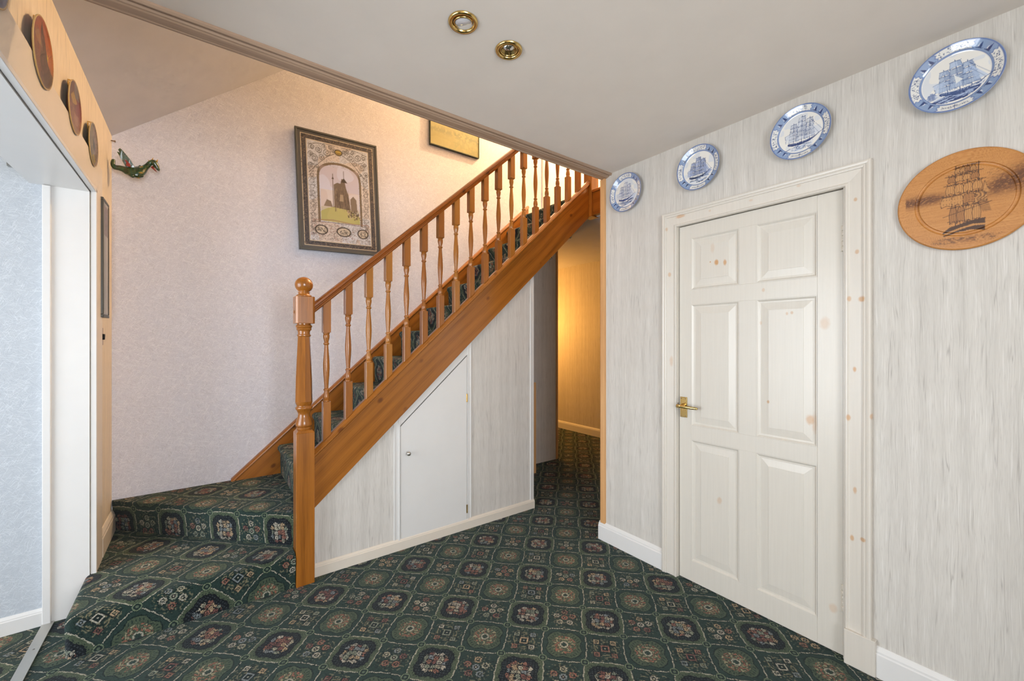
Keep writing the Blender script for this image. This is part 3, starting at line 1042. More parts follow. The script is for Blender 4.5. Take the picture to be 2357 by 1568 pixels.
# balusters
BX = [.563 + .1186 * k for k in range(18)]
def baluster_mesh(me_name):
    """base z=0 at capping height; top at 0 + H"""
    s = .0205
    H = .755
    t = bmesh.new()
    b = B()
    # square ends cut to the rake
    def cut(x0, x1, zlo, zhi):
        tt = bmesh.new()
        v = []
        for zf in (zlo, zhi):
            for (dx, dy) in ((-s, -s), (s, -s), (s, s), (-s, s)):
                v.append(tt.verts.new((dx, dy, zf(dx))))
        for f in ((3, 2, 1, 0), (4, 5, 6, 7), (0, 1, 5, 4), (1, 2, 6, 5), (2, 3, 7, 6), (3, 0, 4, 7)):
            tt.faces.new([v[i] for i in f])
        ver = [e for e in tt.edges if abs(e.verts[0].co.x - e.verts[1].co.x) < 1e-5 and abs(e.verts[0].co.y - e.verts[1].co.y) < 1e-5]
        bmesh.ops.bevel(tt, geom=ver, offset=.0018, segments=1, affect='EDGES')
        b.merge(tt)
    cut(0, 0, lambda x: SLO * x - .002, lambda x: .198)
    cut(0, 0, lambda x: .588, lambda x: H + SRA * x + .004)
    pr = [(.0155, .194), (.0175, .199), (.0175, .204), (.0145, .208), (.0165, .216), (.0175, .226), (.0155, .240), (.0120, .254), (.0112, .260), (.0150, .262), (.0155, .266), (.0140, .270), (.0105, .273),
          (.0108, .285), (.0125, .310), (.0155, .350), (.0170, .385), (.0168, .410), (.0150, .445), (.0120, .485), (.0105, .510), (.0105, .518), (.0145, .521), (.0155, .525), (.0148, .529), (.0110, .532),
          (.0120, .540), (.0160, .556), (.0172, .568), (.0160, .577), (.0150, .580), (.0180, .583), (.0180, .588), (.0150, .592)]
    b.lathe(pr, (0, 0, 0), 'z', 18)
    me = bpy.data.meshes.new(me_name)
    b.bm.to_mesh(me); b.bm.free()
    me.materials.append(M['pine_z'])
    return me

# one mesh per baluster so the grain differs: object coordinates are offset through the mesh
base_me = baluster_mesh('baluster')
M['balusters'] = [M['pine_z'], mat_pine('varnished_pine_baluster', 'z', 0, (178, 116, 44), (128, 76, 20)), mat_pine('varnished_pine_baluster_dark', 'z', 0, (162, 98, 32), (110, 58, 12))]
meshes = []
for k in range(3):
    m_ = base_me.copy()
    m_.materials.clear(); m_.materials.append(M['balusters'][k])
    meshes.append(m_)
for k, x in enumerate(BX):
    o = bpy.data.objects.new('baluster', meshes[(k * 2 + k // 3) % 3])
    COL.objects.link(o)
    o.parent = ST
    zc = CT(x)
    o.location = (x - STX, 2.495 - STY, zc)
    o.rotation_euler = (0, 0, 0)
    H = RZ(x) - zc
    o.scale = (1, 1, H / .755)
    autosmooth(o, 40) if k < 3 else None

# top newel, landing fascia, landing balusters
b = B(); b.box(2.70, 2.79, 2.45, 2.54, 2.395, 3.62, .003)
b.done('landing_newel', M['pine_z'], ST)
b = B(); b.box(2.718, 2.765, 1.84, 2.45, 2.405, 2.600, .002).box(2.705, 2.768, 1.84, 2.45, 2.600, 2.622, .004)
b.done('landing_fascia', M['pine_y'], ST)
for yy in (2.33, 2.21, 2.09, 1.97):
    b = B(); b.box(2.722, 2.763, yy - .0205, yy + .0205, 2.62, 3.4, .002, 1)
    b.done('landing_baluster', M['pine_z'], ST)
b = B(); b.box(2.71, 2.775, 1.84, 2.45, 3.40, 3.45, .01)
b.done('landing_rail', M['pine_y'], ST)

# landing door in the back wall
d3 = thing('door_3', (3.43, YB, 2.636), None, None, kind='structure')
b = B(); b.box(2.968, 3.028, YB - .02, YB, 2.636, 4.66, .003).box(3.76, 3.82, YB - .02, YB, 2.636, 4.66, .003).box(2.968, 3.82, YB - .02, YB, 4.62, 4.68, .003)
tag(b.done('trim_13', M['cream_paint']), kind='structure')
B().box(3.03, 3.758, YB - .004, YB + .03, 2.64, 4.615, .002).done('door_panel', M['white'], d3)


# ------------------------------------------------------------------ drawing prints into vertex colours
class Canvas:
    def __init__(s, w, h, bg, u0=-1, u1=1, v0=-1, v1=1):
        s.w, s.h = w, h
        s.u0, s.u1, s.v0, s.v1 = u0, u1, v0, v1
        s.a = np.zeros((h, w, 3)) + np.array(bg, float)
        s.du = (u1 - u0) / w
        s.U, s.V = np.meshgrid(u0 + (np.arange(w) + .5) * s.du, v0 + (np.arange(h) + .5) * (v1 - v0) / h)

    def _win(s, umin, umax, vmin, vmax):
        i0 = max(0, int((umin - s.u0) / (s.u1 - s.u0) * s.w) - 1); i1 = min(s.w, int((umax - s.u0) / (s.u1 - s.u0) * s.w) + 2)
        j0 = max(0, int((vmin - s.v0) / (s.v1 - s.v0) * s.h) - 1); j1 = min(s.h, int((vmax - s.v0) / (s.v1 - s.v0) * s.h) + 2)
        return slice(j0, max(j1, j0)), slice(i0, max(i1, i0))

    def _put(s, win, mask, col, al=1.0):
        if mask.size == 0: return
        m = (mask * al)[..., None]
        s.a[win] = s.a[win] * (1 - m) + np.array(col, float) * m

    def line(s, pts, wd, col, al=1.0):
        for (x0, y0), (x1, y1) in zip(pts, pts[1:]):
            g = wd + s.du * 1.5
            win = s._win(min(x0, x1) - g, max(x0, x1) + g, min(y0, y1) - g, max(y0, y1) + g)
            U, V = s.U[win], s.V[win]
            dx, dy = x1 - x0, y1 - y0
            L = dx * dx + dy * dy + 1e-12
            t = np.clip(((U - x0) * dx + (V - y0) * dy) / L, 0, 1)
            d = np.hypot(U - x0 - t * dx, V - y0 - t * dy)
            s._put(win, np.clip((wd / 2 - d) / s.du + .5, 0, 1), col, al)

    def poly(s, pts, col, al=1.0):
        xs = [p[0] for p in pts]; ys = [p[1] for p in pts]
        win = s._win(min(xs), max(xs), min(ys), max(ys))
        U, V = s.U[win], s.V[win]
        ins = np.zeros(U.shape, bool)
        n_ = len(pts)
        for i in range(n_):
            x0, y0 = pts[i]; x1, y1 = pts[(i + 1) % n_]
            if y0 == y1: continue
            c = ((y0 > V) != (y1 > V)) & (U < (x1 - x0) * (V - y0) / (y1 - y0) + x0)
            ins ^= c
        s._put(win, ins.astype(float), col, al)

    def ell(s, cx, cy, rx, ry, col, al=1.0, ring=None):
        g = (ring or 0) + s.du * 2
        win = s._win(cx - rx - g, cx + rx + g, cy - ry - g, cy + ry + g)
        U, V = s.U[win], s.V[win]
        d = (np.hypot((U - cx) / rx, (V - cy) / ry) - 1) * min(rx, ry)
        m = np.clip(-d / s.du + .5, 0, 1) if ring is None else np.clip((ring / 2 - abs(d)) / s.du + .5, 0, 1)
        s._put(win, m, col, al)

    def field(s, mask, col, al=1.0):
        s._put((slice(None), slice(None)), mask, col, al)

    def sample(s, u, v):
        x = np.clip((u - s.u0) / (s.u1 - s.u0) * s.w - .5, 0, s.w - 1.001)
        y = np.clip((v - s.v0) / (s.v1 - s.v0) * s.h - .5, 0, s.h - 1.001)
        i, j = x.astype(int), y.astype(int)
        fx, fy = (x - i)[:, None], (y - j)[:, None]
        A = s.a
        c = (A[j, i] * (1 - fx) + A[j, i + 1] * fx) * (1 - fy) + (A[j + 1, i] * (1 - fx) + A[j + 1, i + 1] * fx) * fy
        c = np.clip(c, 0, 255) / 255
        return np.where(c <= .04045, c / 12.92, ((c + .055) / 1.055) ** 2.4)


def vnoise(w_, h_, cell, seed=0):
    r = np.random.RandomState(seed)
    gw, gh = int(w_ / cell) + 3, int(h_ / cell) + 3
    g = r.rand(gh, gw)
    x = np.arange(w_) / cell; y = np.arange(h_) / cell
    i = x.astype(int); j = y.astype(int)
    fx = x - i; fy = y - j
    fx = fx * fx * (3 - 2 * fx); fy = fy * fy * (3 - 2 * fy)
    a = g[np.ix_(j, i)] * (1 - fx) + g[np.ix_(j, i + 1)] * fx
    b_ = g[np.ix_(j + 1, i)] * (1 - fx) + g[np.ix_(j + 1, i + 1)] * fx
    return a * (1 - fy[:, None]) + b_ * fy[:, None]


def color_attr(me, cols):
    at = me.color_attributes.new('art', 'FLOAT_COLOR', 'POINT')
    buf = np.ones((len(me.vertices), 4), np.float32)
    buf[:, :3] = cols
    at.data.foreach_set('color', buf.ravel())


def disc_mesh(name, prof, nr, seg, right, up, out, R, canvas):
    """turned disc: prof = list of (r/R, offset along out) interpolated to nr rings"""
    pr = np.array(prof)
    s_ = np.concatenate([[0], np.cumsum(np.hypot(np.diff(pr[:, 0]) * R, np.diff(pr[:, 1])))])
    # dense rings evenly, keep profile knots
    q = np.unique(np.concatenate([np.linspace(0, s_[-1], nr), s_]))
    rr = np.interp(q, s_, pr[:, 0]); oo = np.interp(q, s_, pr[:, 1])
    keep = rr > 1e-6
    rr, oo = rr[keep], oo[keep]
    th = np.arange(seg) * 2 * np.pi / seg
    u = np.outer(rr, np.cos(th)); v = np.outer(rr, np.sin(th))
    o = np.repeat(oo[:, None], seg, 1)
    right, up, out = (np.array(k, float) for k in (right, up, out))
    co = (u[..., None] * right + v[..., None] * up) * R + o[..., None] * out
    co = co.reshape(-1, 3)
    c0 = (out * pr[0, 1])[None]
    co = np.vstack([co, c0])
    nR = len(rr)
    faces = []
    for a in range(nR - 1):
        k = np.arange(seg)
        k2 = (k + 1) % seg
        faces.append(np.stack([a * seg + k, (a + 1) * seg + k, (a + 1) * seg + k2, a * seg + k2], 1))
    fq = np.vstack(faces)
    k = np.arange(seg)
    ft = np.stack([np.full(seg, nR * seg), k, (k + 1) % seg], 1)
    me = bpy.data.meshes.new(name)
    me.from_pydata(co.tolist(), [], fq.tolist() + ft.tolist())
    uu = np.append(u.ravel(), 0); vv = np.append(v.ravel(), 0)
    back = np.zeros(len(uu), bool)
    color_attr(me, canvas.sample(uu, vv))
    for p in me.polygons:
        p.use_smooth = True
    return me


def lighten(c, f):
    return tuple(k + (255 - k) * f for k in c)


def ship(c, cx, cy, s, ink, sail, lean=0.0, sails=True, full=False, seed=1, al=1.0):
    """three-masted sailing ship; s = half height"""
    r = random.Random(seed)
    def T(x, y):
        return (cx + (x + lean * y) * s, cy + y * s)
    hull = [(-.75, -.72), (-.5, -.80), (-.1, -.84), (.4, -.78), (.72, -.62), (.98, -.40), (.70, -.56), (.2, -.66), (-.3, -.66), (-.72, -.58), (-.78, -.62)]
    masts = [(-.45, .62), (0.0, .95), (.42, .72)]
    for mi, (mx, mh) in enumerate(masts):
        c.line([T(mx, -.66), T(mx, mh)], .022 * s + .004, ink, .95)
        nrow = 4 if full else 5
        for k in range(nrow):
            f0 = k / nrow; f1 = (k + 1) / nrow
            z0 = -.55 + (mh + .50) * f0; z1 = -.55 + (mh + .50) * f1 - .03
            ww = (.30 if full else .26) if mi != 1 else (.36 if full else .30)
            w0 = ww * (1 - .5 * f0); w1 = ww * (1 - .5 * f1)
            if sails:
                q = [T(mx - w0 - .02, z0), T(mx - w0 * .4, z0 + .05), T(mx + w0 * .4, z0 + .05), T(mx + w0 + .03, z0), T(mx + w1 + .03, (z0 + z1) / 2), T(mx + w1, z1), T(mx - w1, z1), T(mx - w1 - .03, (z0 + z1) / 2)]
                sh = .86 + .14 * r.random()
                c.poly(q, tuple(k_ * sh for k_ in sail), .85 * al)
                c.poly([q[3], q[4], q[5], T(mx + w1 * .3, z1), T(mx + w0 * .3, z0 + .05)], ink, .22 * al)
                c.line(q + [q[0]], .012, ink, .5)
            c.line([T(mx - w1 - .03, z1), T(mx + w1 + .04, z1 + .015)], .014, ink, .8)
    # fore and aft sails, bowsprit, stays
    c.poly([T(.48, .45), T(1.0, -.38), T(.5, -.45)], sail, .7 * al)
    c.line([T(.44, .6), T(1.12, -.34)], .008 * s + .003, ink, .8)
    c.line([T(.44, .3), T(.9, -.42)], .008 * s + .003, ink, .7)
    c.line([T(.85, -.46), T(1.15, -.33)], .022 * s + .003, ink, 1)
    c.line([T(-.47, .5), T(-.9, -.45)], .008 * s + .003, ink, .6)
    c.poly([T(-.5, .05), T(-.92, -.05), T(-.88, -.5), T(-.5, -.52)], sail, .6 * al)
    c.line([T(-.5, .05), T(-.92, -.05), T(-.88, -.5)], .012 * s + .003, ink, .7)
    for mx, mh in masts:
        for d in (-.2, -.1, .12, .2):
            c.line([T(mx, mh * .6), T(mx + d, -.62)], .008, ink, .3)
    c.poly([T(*p) for p in hull], ink, 1)
    c.line([T(-.7, -.66), T(.1, -.72), T(.75, -.58)], .012 * s + .002, lighten(ink, .6), .8)


def plate_canvas(seed, style):
    c = Canvas(520, 520, (232, 229, 222))
    r = random.Random(seed)
    INK = (38, 58, 108) if style != 2 else (34, 50, 84)
    RIM = (136, 158, 192)
    R = np.hypot(c.U, c.V)
    A = np.degrees(np.arctan2(c.V, c.U)) % 360
    n1 = vnoise(520, 520, 50, seed)
    c.field(((R < .7) & (n1 > .6)).astype(float) * .5, (200, 208, 222))
    c.field(((R > .735)).astype(float), RIM)
    # cartouches on the rim: right, top, left (scenes) and bottom (name scroll)
    for ang, half in ((0, 26), (90, 27), (180, 26), (270, 25)):
        da = np.abs((A - ang + 180) % 360 - 180)
        edge = half + 1.5 * np.sin(R * 60)
        m = (da < edge) & (R > .765) & (R < .965)
        c.field(m.astype(float), (228, 226, 220))
        ol = ((np.abs(da - edge) < 1.0) & (R > .76) & (R < .97)) | ((da < edge) & ((np.abs(R - .765) < .008) | (np.abs(R - .965) < .008)))
        c.field(ol.astype(float) * .8, (86, 108, 160))
        if ang != 270:
            for k in range(46):
                a0 = math.radians(ang + r.uniform(-half + 4, half - 4)); r0 = r.uniform(.79, .94)
                p = (r0 * math.cos(a0), r0 * math.sin(a0))
                q = (p[0] + r.uniform(-.05, .05), p[1] + r.uniform(-.04, .04))
                c.line([p, q], .010, (60, 78, 124), .8)
            for k in range(10):
                a0 = math.radians(ang + r.uniform(-half + 5, half - 5)); r0 = r.uniform(.80, .92)
                c.ell(r0 * math.cos(a0), r0 * math.sin(a0), .013, .018, (44, 60, 104), .9)
        else:
            x = -.27
            while x < .27:
                y = -math.sqrt(.875 ** 2 - x * x)
                h = .03 * r.uniform(.5, 1.3)
                c.line([(x, y - h * .4), (x + .012, y + h), (x + .024, y - h * .3)], .009, (70, 80, 110), .85)
                x += .034
            c.line([(-.3, -.86), (0, -.92), (.3, -.86)], .006, (90, 100, 130), .5)
            c.line([(0, -.80), (0, -.95)], .012, (60, 70, 110), .8)
            c.line([(-.04, -.84), (.04, -.84)], .01, (60, 70, 110), .8)
    # dark sails between the cartouches
    for ang in (45, 135, 225, 315):
        for dd, sc_ in ((-9, 1.0), (7, .85)):
            a0 = math.radians(ang + dd)
            ca, sa = math.cos(a0), math.sin(a0)
            def Q(x, y):
                return (ca * (.86 + y) - sa * x, sa * (.86 + y) + ca * x)
            c.poly([Q(-.055 * sc_, -.06), Q(.05 * sc_, -.07), Q(0, .09 * sc_)], INK, .95)
            c.line([Q(-.08, -.07), Q(.08, -.08)], .014, INK, .9)
            c.poly([Q(.02, -.05), Q(.06, -.05), Q(.045, .04)], (226, 228, 230), .8)
    c.ell(0, 0, .735, .735, (96, 118, 168), .9, ring=.012)
    c.ell(0, 0, .71, .71, (180, 190, 210), .8, ring=.008)
    c.ell(0, 0, .985, .985, (84, 104, 158), .9, ring=.022)
    # sea
    def sea(y0, yb, dark, tilt=0.0, n_=60):
        for k in range(n_):
            y = r.uniform(yb, y0)
            xw = math.sqrt(max(.0, .69 ** 2 - y * y))
            x = r.uniform(-xw, xw * .7)
            L = r.uniform(.08, .3)
            x1 = min(x + L, xw)
            c.line([(x, y + tilt * x), ((x + x1) / 2, y + tilt * x + .015), (x1, y + tilt * x1)], r.uniform(.008, .03), INK if r.random() < dark else (168, 184, 212), .8)
    if style == 4:      # clipper seen bow on, dark swell, second ship
        c.poly([(-.52, -.54), (-.2, -.47), (.1, -.40), (.55, -.40), (.62, -.30), (.45, -.53), (.2, -.66), (-.25, -.66)], INK, .95)
        sea(-.44, -.62, .25, .12, 46)
        ship(c, .06, .0, .57, (58, 82, 130), (176, 194, 222), -.12, seed=3, full=True)
        c.poly([(-.02, .1), (.16, -.1), (.02, -.18)], (226, 228, 226), .95)
        ship(c, -.50, -.36, .13, (96, 116, 160), (196, 206, 224), 0, seed=6)
        c.poly([(.12, -.46), (.3, -.40), (.5, -.42), (.4, -.36)], (232, 230, 224), .8)
    elif style == 3:    # barque at rest on its reflection
        for k in range(70):
            y = r.uniform(-.64, -.46); x = r.uniform(-.32, .3)
            c.line([(x, y), (x + r.uniform(.04, .16), y + .005)], .012, INK if r.random() < .45 else (150, 170, 205), .75)
        ship(c, .05, .05, .60, INK, (206, 212, 224), .03, seed=5, al=.7)
        c.line([(-.5, -.56), (-.34, -.5)], .02, INK, .9)
    elif style == 2:
        sea(-.36, -.64, .4, .05, 60)
        c.poly([(.25, -.3), (.5, -.2), (.62, -.28), (.3, -.4)], (120, 138, 186), .7)
        ship(c, -.02, -.0, .54, INK, (160, 172, 206), .04, seed=9, full=True)
    else:
        sea(-.30, -.62, .55, .18, 80)
        c.poly([(.2, -.34), (.5, -.16), (.62, -.2), (.66, -.1), (.5, -.36)], (200, 208, 224), .9)
        ship(c, -.06, .06, .54, (60, 76, 126), (206, 210, 222), .06, seed=12, al=.6, full=True)
    return c


PROF = [(0.0, .014), (.70, .0145), (.74, .0165), (.80, .0210), (.98, .0300), (1.0, .0295), (.985, .0265), (.80, .0165), (.62, .0085), (.58, .0065), (.30, .006), (.28, 0.0), (.0, .0)]
plates = [(1.627, 2.234, .118, 1, 'smallest-looking blue and white ship plate beside the wooden ceiling moulding'),
          (1.160, 2.232, .117, 2, 'blue and white ship plate above the left half of the white door'),
          (.694, 2.232, .116, 3, 'blue and white plate with dark-hulled barque above the right side of the door'),
          (.226, 2.235, .117, 4, 'blue and white plate with a full-sailed clipper directly above the wooden platter')]
plates[0] = (1.627, 2.234, .118, 1, 'blue and white ship plate nearest the end of the brown ceiling moulding')
for (yy, zz, R_, st, lab) in plates:
    me = disc_mesh('ship_plate', PROF, 110, 420, (0, -1, 0), (0, 0, 1), (-1, 0, 0), R_, plate_canvas(st * 11, st))
    o = link('ship_plate', me, M['art_gloss'], loc=(XR - .001, yy, zz))
    tag(o, lab, 'plate', 'blue and white ship plates on the right wall')

# wooden platter with a burnt ship drawing
c = Canvas(620, 620, (196, 136, 72))
r = random.Random(4)
n_a = np.repeat(np.repeat(vnoise(40, 620, 4, 3), 16, 1)[:, :620], 1, 0)
gr = vnoise(620, 620, 9, 5)
streak = np.zeros((620, 620))
rs = np.random.RandomState(3)
rows = vnoise(620, 620, 1.0, 11)
# long horizontal grain: blur noise along u
base_n = rs.rand(620, 760)
ker = np.ones(120) / 120
long_n = np.apply_along_axis(lambda q: np.convolve(q, ker, 'valid'), 1, base_n)[:, :620]
long_n = (long_n - long_n.min()) / (long_n.max() - long_n.min())
ker = np.ones(30) / 30
mid_n = np.apply_along_axis(lambda q: np.convolve(q, ker, 'valid'), 1, rs.rand(620, 700))[:, :620]
mid_n = (mid_n - mid_n.min()) / (mid_n.max() - mid_n.min())
c.field(np.clip((long_n - .45) * 2.6, 0, 1) * .7, (158, 94, 38))
c.field(np.clip((mid_n - .6) * 4, 0, 1) * .5, (150, 92, 40))
c.field(np.clip((.4 - long_n) * 2.5, 0, 1) * .5, (222, 168, 104))
rough_n = vnoise(620, 620, 6, 21) * .6 + mid_n * .6
bandm = np.exp(-((c.V - .12 - .28 * np.clip(c.U - .3, 0, 1)) / (.10 + .16 * np.clip(c.U, 0, 1))) ** 2) * (c.U > -.86) * (1 - np.exp(-((c.U) / .34) ** 4))
c.field(np.clip(bandm * 1.1, 0, 1) * np.clip((rough_n - .25) * 3, 0, 1) * .85, (84, 44, 16))
c.field((np.exp(-((c.V + .80) / .07) ** 2) * np.exp(-((c.U + .05) / .4) ** 2)) * np.clip((rough_n - .4) * 3, 0, 1) * .7, (110, 64, 26))
BRN = (62, 34, 14)
def sail4(c, pts, fill, al, wd=.008):
    c.poly(pts, fill, al); c.line(list(pts) + [pts[0]], wd, BRN, .85)
TAN = (190, 134, 74)
for mx in (-.12, .04, .19):
    c.line([(mx, -.5), (mx, .70)], .014, BRN, .9)
rowsS = [(-.66, -.30, .10), (-.62, -.10, .30), (-.60, .10, .33)]
for (za, zb, x0, x1, sh) in ((-.44, -.14, -.20, .22, .30), (-.10, .10, -.32, .30, .2), (.14, .32, -.25, .24, .34), (.36, .50, -.22, .20, .28), (.53, .65, -.12, .16, .42)):
    k = 4
    for i in range(k):
        u0 = x0 + (x1 - x0) * i / k; u1 = x0 + (x1 - x0) * (i + 1) / k - .01
        b_ = r.uniform(-.02, .02)
        sail4(c, [(u0, za + b_), ((u0 + u1) / 2, za + .03), (u1, za + b_), (u1 + .012, (za + zb) / 2), (u1 - .01, zb), (u0 + .01, zb), (u0 - .012, (za + zb) / 2)], TAN if r.random() > sh else (160, 106, 56), .93, .008)
        for q in range(3):
            uu = u0 + (u1 - u0) * (q + .6) / 3.4
            c.line([(uu, za + .02), (uu + .008, (za + zb) / 2), (uu, zb)], .005, BRN, .55)
    c.line([(x0 - .04, zb + .01), (x1 + .05, zb + .03)], .012, BRN, .8)
    for q in range(26):
        uu = r.uniform(x0, x1)
        c.line([(uu, zb + .005), (uu + r.uniform(-.02, .02), zb + .045)], .007, BRN, .6)
c.poly([(.27, .30), (.34, .05), (.24, .08)], TAN, .8); c.line([(.27, .30), (.34, .05), (.24, .08), (.27, .3)], .007, BRN, .8)
for k in range(8):
    c.line([(.12 + k * .02, .12), (.25 + k * .014, -.30)], .006, BRN, .7)
c.line([(-.30, -.30), (.36, -.12)], .01, BRN, .8)
c.poly([(-.31, -.62), (-.2, -.52), (.1, -.44), (.28, -.42), (.27, -.66), (.1, -.62), (-.1, -.64), (-.29, -.70)], BRN, .93)
c.line([(-.29, -.655), (-.05, -.57), (.12, -.53), (.26, -.545)], .035, (190, 132, 70), .95)
for k in range(70):
    a0, b0 = r.uniform(-.3, .26), r.uniform(-.5, -.44)
    c.ell(a0 * .8, b0 + .03, .008, .008, BRN, .5)
for k in range(160):
    a0, b0 = r.uniform(.3, .85), r.uniform(.0, .5)
    c.line([(a0, b0), (a0 + .03, b0 + .004)], .005, BRN, .5)
for k in range(60):
    a0, b0 = r.uniform(-.45, .45), r.uniform(-.86, -.74)
    c.line([(a0, b0), (a0 + .06, b0 + r.uniform(-.01, .01))], .006, BRN, .5)
RR = np.hypot(c.U, c.V)
PP = [(0, .016), (.655, .016), (.668, .0125), (.69, .0115), (.712, .0125), (.725, .016), (.975, .016), (.995, .013), (1.0, .009), (.99, .004), (.97, .0), (0, .0)]
me = disc_mesh('platter', PP, 150, 420, (0, -1, 0), (0, 0, 1), (-1, 0, 0), .1725, c)
o = link('wooden_platter', me, M['art_wood'], loc=(XR - .001, .204, 1.804))
tag(o, 'round wooden platter with a burnt drawing of a sailing ship, right of the door', 'platter')


# collector plates above the porch opening
def left_canvas(k):
    c = Canvas(300, 300, [(150, 84, 34), (120, 62, 34), (118, 104, 64), (120, 136, 172)][k])
    r = random.Random(40 + k)
    n1 = vnoise(300, 300, 42, 50 + k); n2 = vnoise(300, 300, 14, 60 + k)
    if k == 0:
        c.field(np.clip((c.V + .2) * 1.3, 0, 1), (196, 84, 20))
        c.field(np.exp(-((c.U - .5) ** 2 + (c.V - .1) ** 2) / .3) * .9, (238, 128, 28))
        c.ell(.52, .12, .10, .10, (250, 196, 40))
        c.poly([(-.1, .9), (.3, .5), (.55, .0), (.9, -.25), (.9, -1), (-.2, -1)], (76, 52, 34), .75)
        c.field(((n2 > .5) & (c.U < .15) & (c.V < .55)).astype(float) * .7, (158, 92, 72))
        for q in range(50):
            x, y = r.uniform(-.7, .2), r.uniform(-.8, .6)
            c.line([(x, y), (x + r.uniform(-.05, .1), y - r.uniform(.1, .3))], .02, r.choice([(96, 48, 40), (206, 148, 110), (60, 36, 34)]), .6)
        c.poly([(-.7, .25), (-.3, .55), (.05, .2), (-.3, .12)], (222, 186, 130), .5)
    elif k == 1:
        c.field(np.clip(.6 - c.V, 0, 1) * .6, (170, 96, 44))
        c.poly([(-.1, 1), (.5, .9), (.7, .5), (.2, .3)], (150, 146, 140), .8)
        c.field(((c.U > .3) & (c.V > -.2) & (c.V < .5)).astype(float) * .8, (150, 36, 26))
        c.poly([(-.5, .3), (-.1, .6), (.5, .35), (.2, .2), (-.2, .1)], (222, 178, 66), .95)
        for q in range(8):
            c.line([(-.4 + q * .04, .2 - q * .09), (.0 + q * .04, .15 - q * .1)], .03, (206, 160, 84), .8)
        c.field(((n2 > .55) & (c.V < .0)).astype(float) * .6, (196, 128, 70))
        c.poly([(.0, -.2), (.7, -.1), (.6, -.5), (.2, -.6)], (212, 168, 134), .6)
        c.field((c.V < -.65).astype(float) * .8, (176, 134, 60))
    elif k == 2:
        c.field((n1 > .5).astype(float) * .6, (168, 158, 104))
        c.field(((c.U > .1) & (n2 > .4)).astype(float) * .6, (176, 140, 150))
        c.poly([(.0, .4), (.5, .2), (.5, -.2), (.1, -.1)], (44, 52, 48), .85)
        for q in range(40):
            x, y = r.uniform(-.7, .4), r.uniform(-.8, .8)
            c.line([(x, y), (x + r.uniform(-.2, .2), y + r.uniform(-.15, .15))], .03, r.choice([(74, 84, 50), (206, 196, 130), (120, 60, 50)]), .7)
        c.ell(.2, -.6, .3, .2, (208, 184, 58), .8)
    else:
        for q in range(30):
            x, y = r.uniform(-.7, .7), r.uniform(-.7, .7)
            c.line([(x, y), (x + .15, y + .1)], .05, r.choice([(60, 80, 130), (190, 200, 220)]), .7)
    R = np.hypot(c.U, c.V)
    for q in range(90):
        x, y = r.uniform(-.85, .85), r.uniform(-.9, .9)
        c.line([(x, y), (x + r.uniform(-.12, .12), y + r.uniform(-.15, .15))], .022, r.choice([(50, 30, 26), (96, 60, 44), (170, 130, 96)]), .35)
    c.a *= .74
    c.field((R > .965).astype(float), (190, 160, 104))
    return c


LP = [(1.975, 2.243, .108, 0, 'collector plate with an orange sunset picture, nearest of those above the opening'),
      (2.395, 2.256, .104, 1, 'collector plate with yellow and dark red picture, middle one above the opening'),
      (2.752, 2.243, .100, 2, 'collector plate with pale green and yellow picture, nearest the green dragon'),
      (1.575, 2.245, .100, 3, 'bluish plate cut off by the top left corner, above the opening')]
PROF2 = [(0.0, .0105), (.62, .011), (.85, .0125), (.975, .0160), (1.0, .0155), (.99, .012), (.80, .005), (.60, .0), (0, 0)]
for (yy, zz, R_, k, lab) in LP:
    t_ = thing('collector_plate', (XL + .008, yy, zz), lab, 'plate', 'collector plates above the porch opening')
    me = disc_mesh('dish', PROF2, 60, 220, (0, 1, 0), (0, 0, 1), (1, 0, 0), R_, left_canvas(k))
    link('dish', me, M['art_satin'], t_, loc=(0, 0, 0))
    b = B(); b.box(XL, XL + .012, yy - .004, yy + .004, zz - .03, zz + R_ * .5, .001).box(XL, XL + .005, yy - .003, yy + .003, zz + R_ * .5, zz + R_ * .98, .001)
    b.box(XL, XL + .014, yy - .003, yy + .003, zz + R_ * 1.005, zz + R_ * 1.05, .001)
    b.done('hanger', M['brass'], t_)


# flat pictures: subdivided board with print
def board(name, w_, h_, th, canvas, nx, nz, mat):
    xs = np.linspace(-w_ / 2, w_ / 2, nx); zs = np.linspace(-h_ / 2, h_ / 2, nz)
    Xg, Zg = np.meshgrid(xs, zs)
    front = np.stack([Xg.ravel(), np.full(Xg.size, -th), Zg.ravel()], 1)
    idx = np.arange(nx * nz).reshape(nz, nx)
    q = np.stack([idx[:-1, :-1].ravel(), idx[:-1, 1:].ravel(), idx[1:, 1:].ravel(), idx[1:, :-1].ravel()], 1).tolist()
    n0 = nx * nz
    cs = [(-w_ / 2, 0, -h_ / 2), (w_ / 2, 0, -h_ / 2), (w_ / 2, 0, h_ / 2), (-w_ / 2, 0, h_ / 2)]
    ring = [idx[0, 0], idx[0, -1], idx[-1, -1], idx[-1, 0]]
    co = np.vstack([front, cs, front[ring]])
    q.append([n0 + 3, n0 + 2, n0 + 1, n0])
    for i in range(4):
        q.append([n0 + 4 + (i + 1) % 4, n0 + 4 + i, n0 + i, n0 + (i + 1) % 4])
    me = bpy.data.meshes.new(name)
    me.from_pydata(co.tolist(), [], [list(map(int, f)) for f in q])
    cols = np.vstack([canvas.sample(Xg.ravel() / (w_ / 2), Zg.ravel() / (h_ / 2)), np.tile(lin((84, 74, 52)), (8, 1))])
    color_attr(me, cols)
    me.materials.append(mat)
    return me


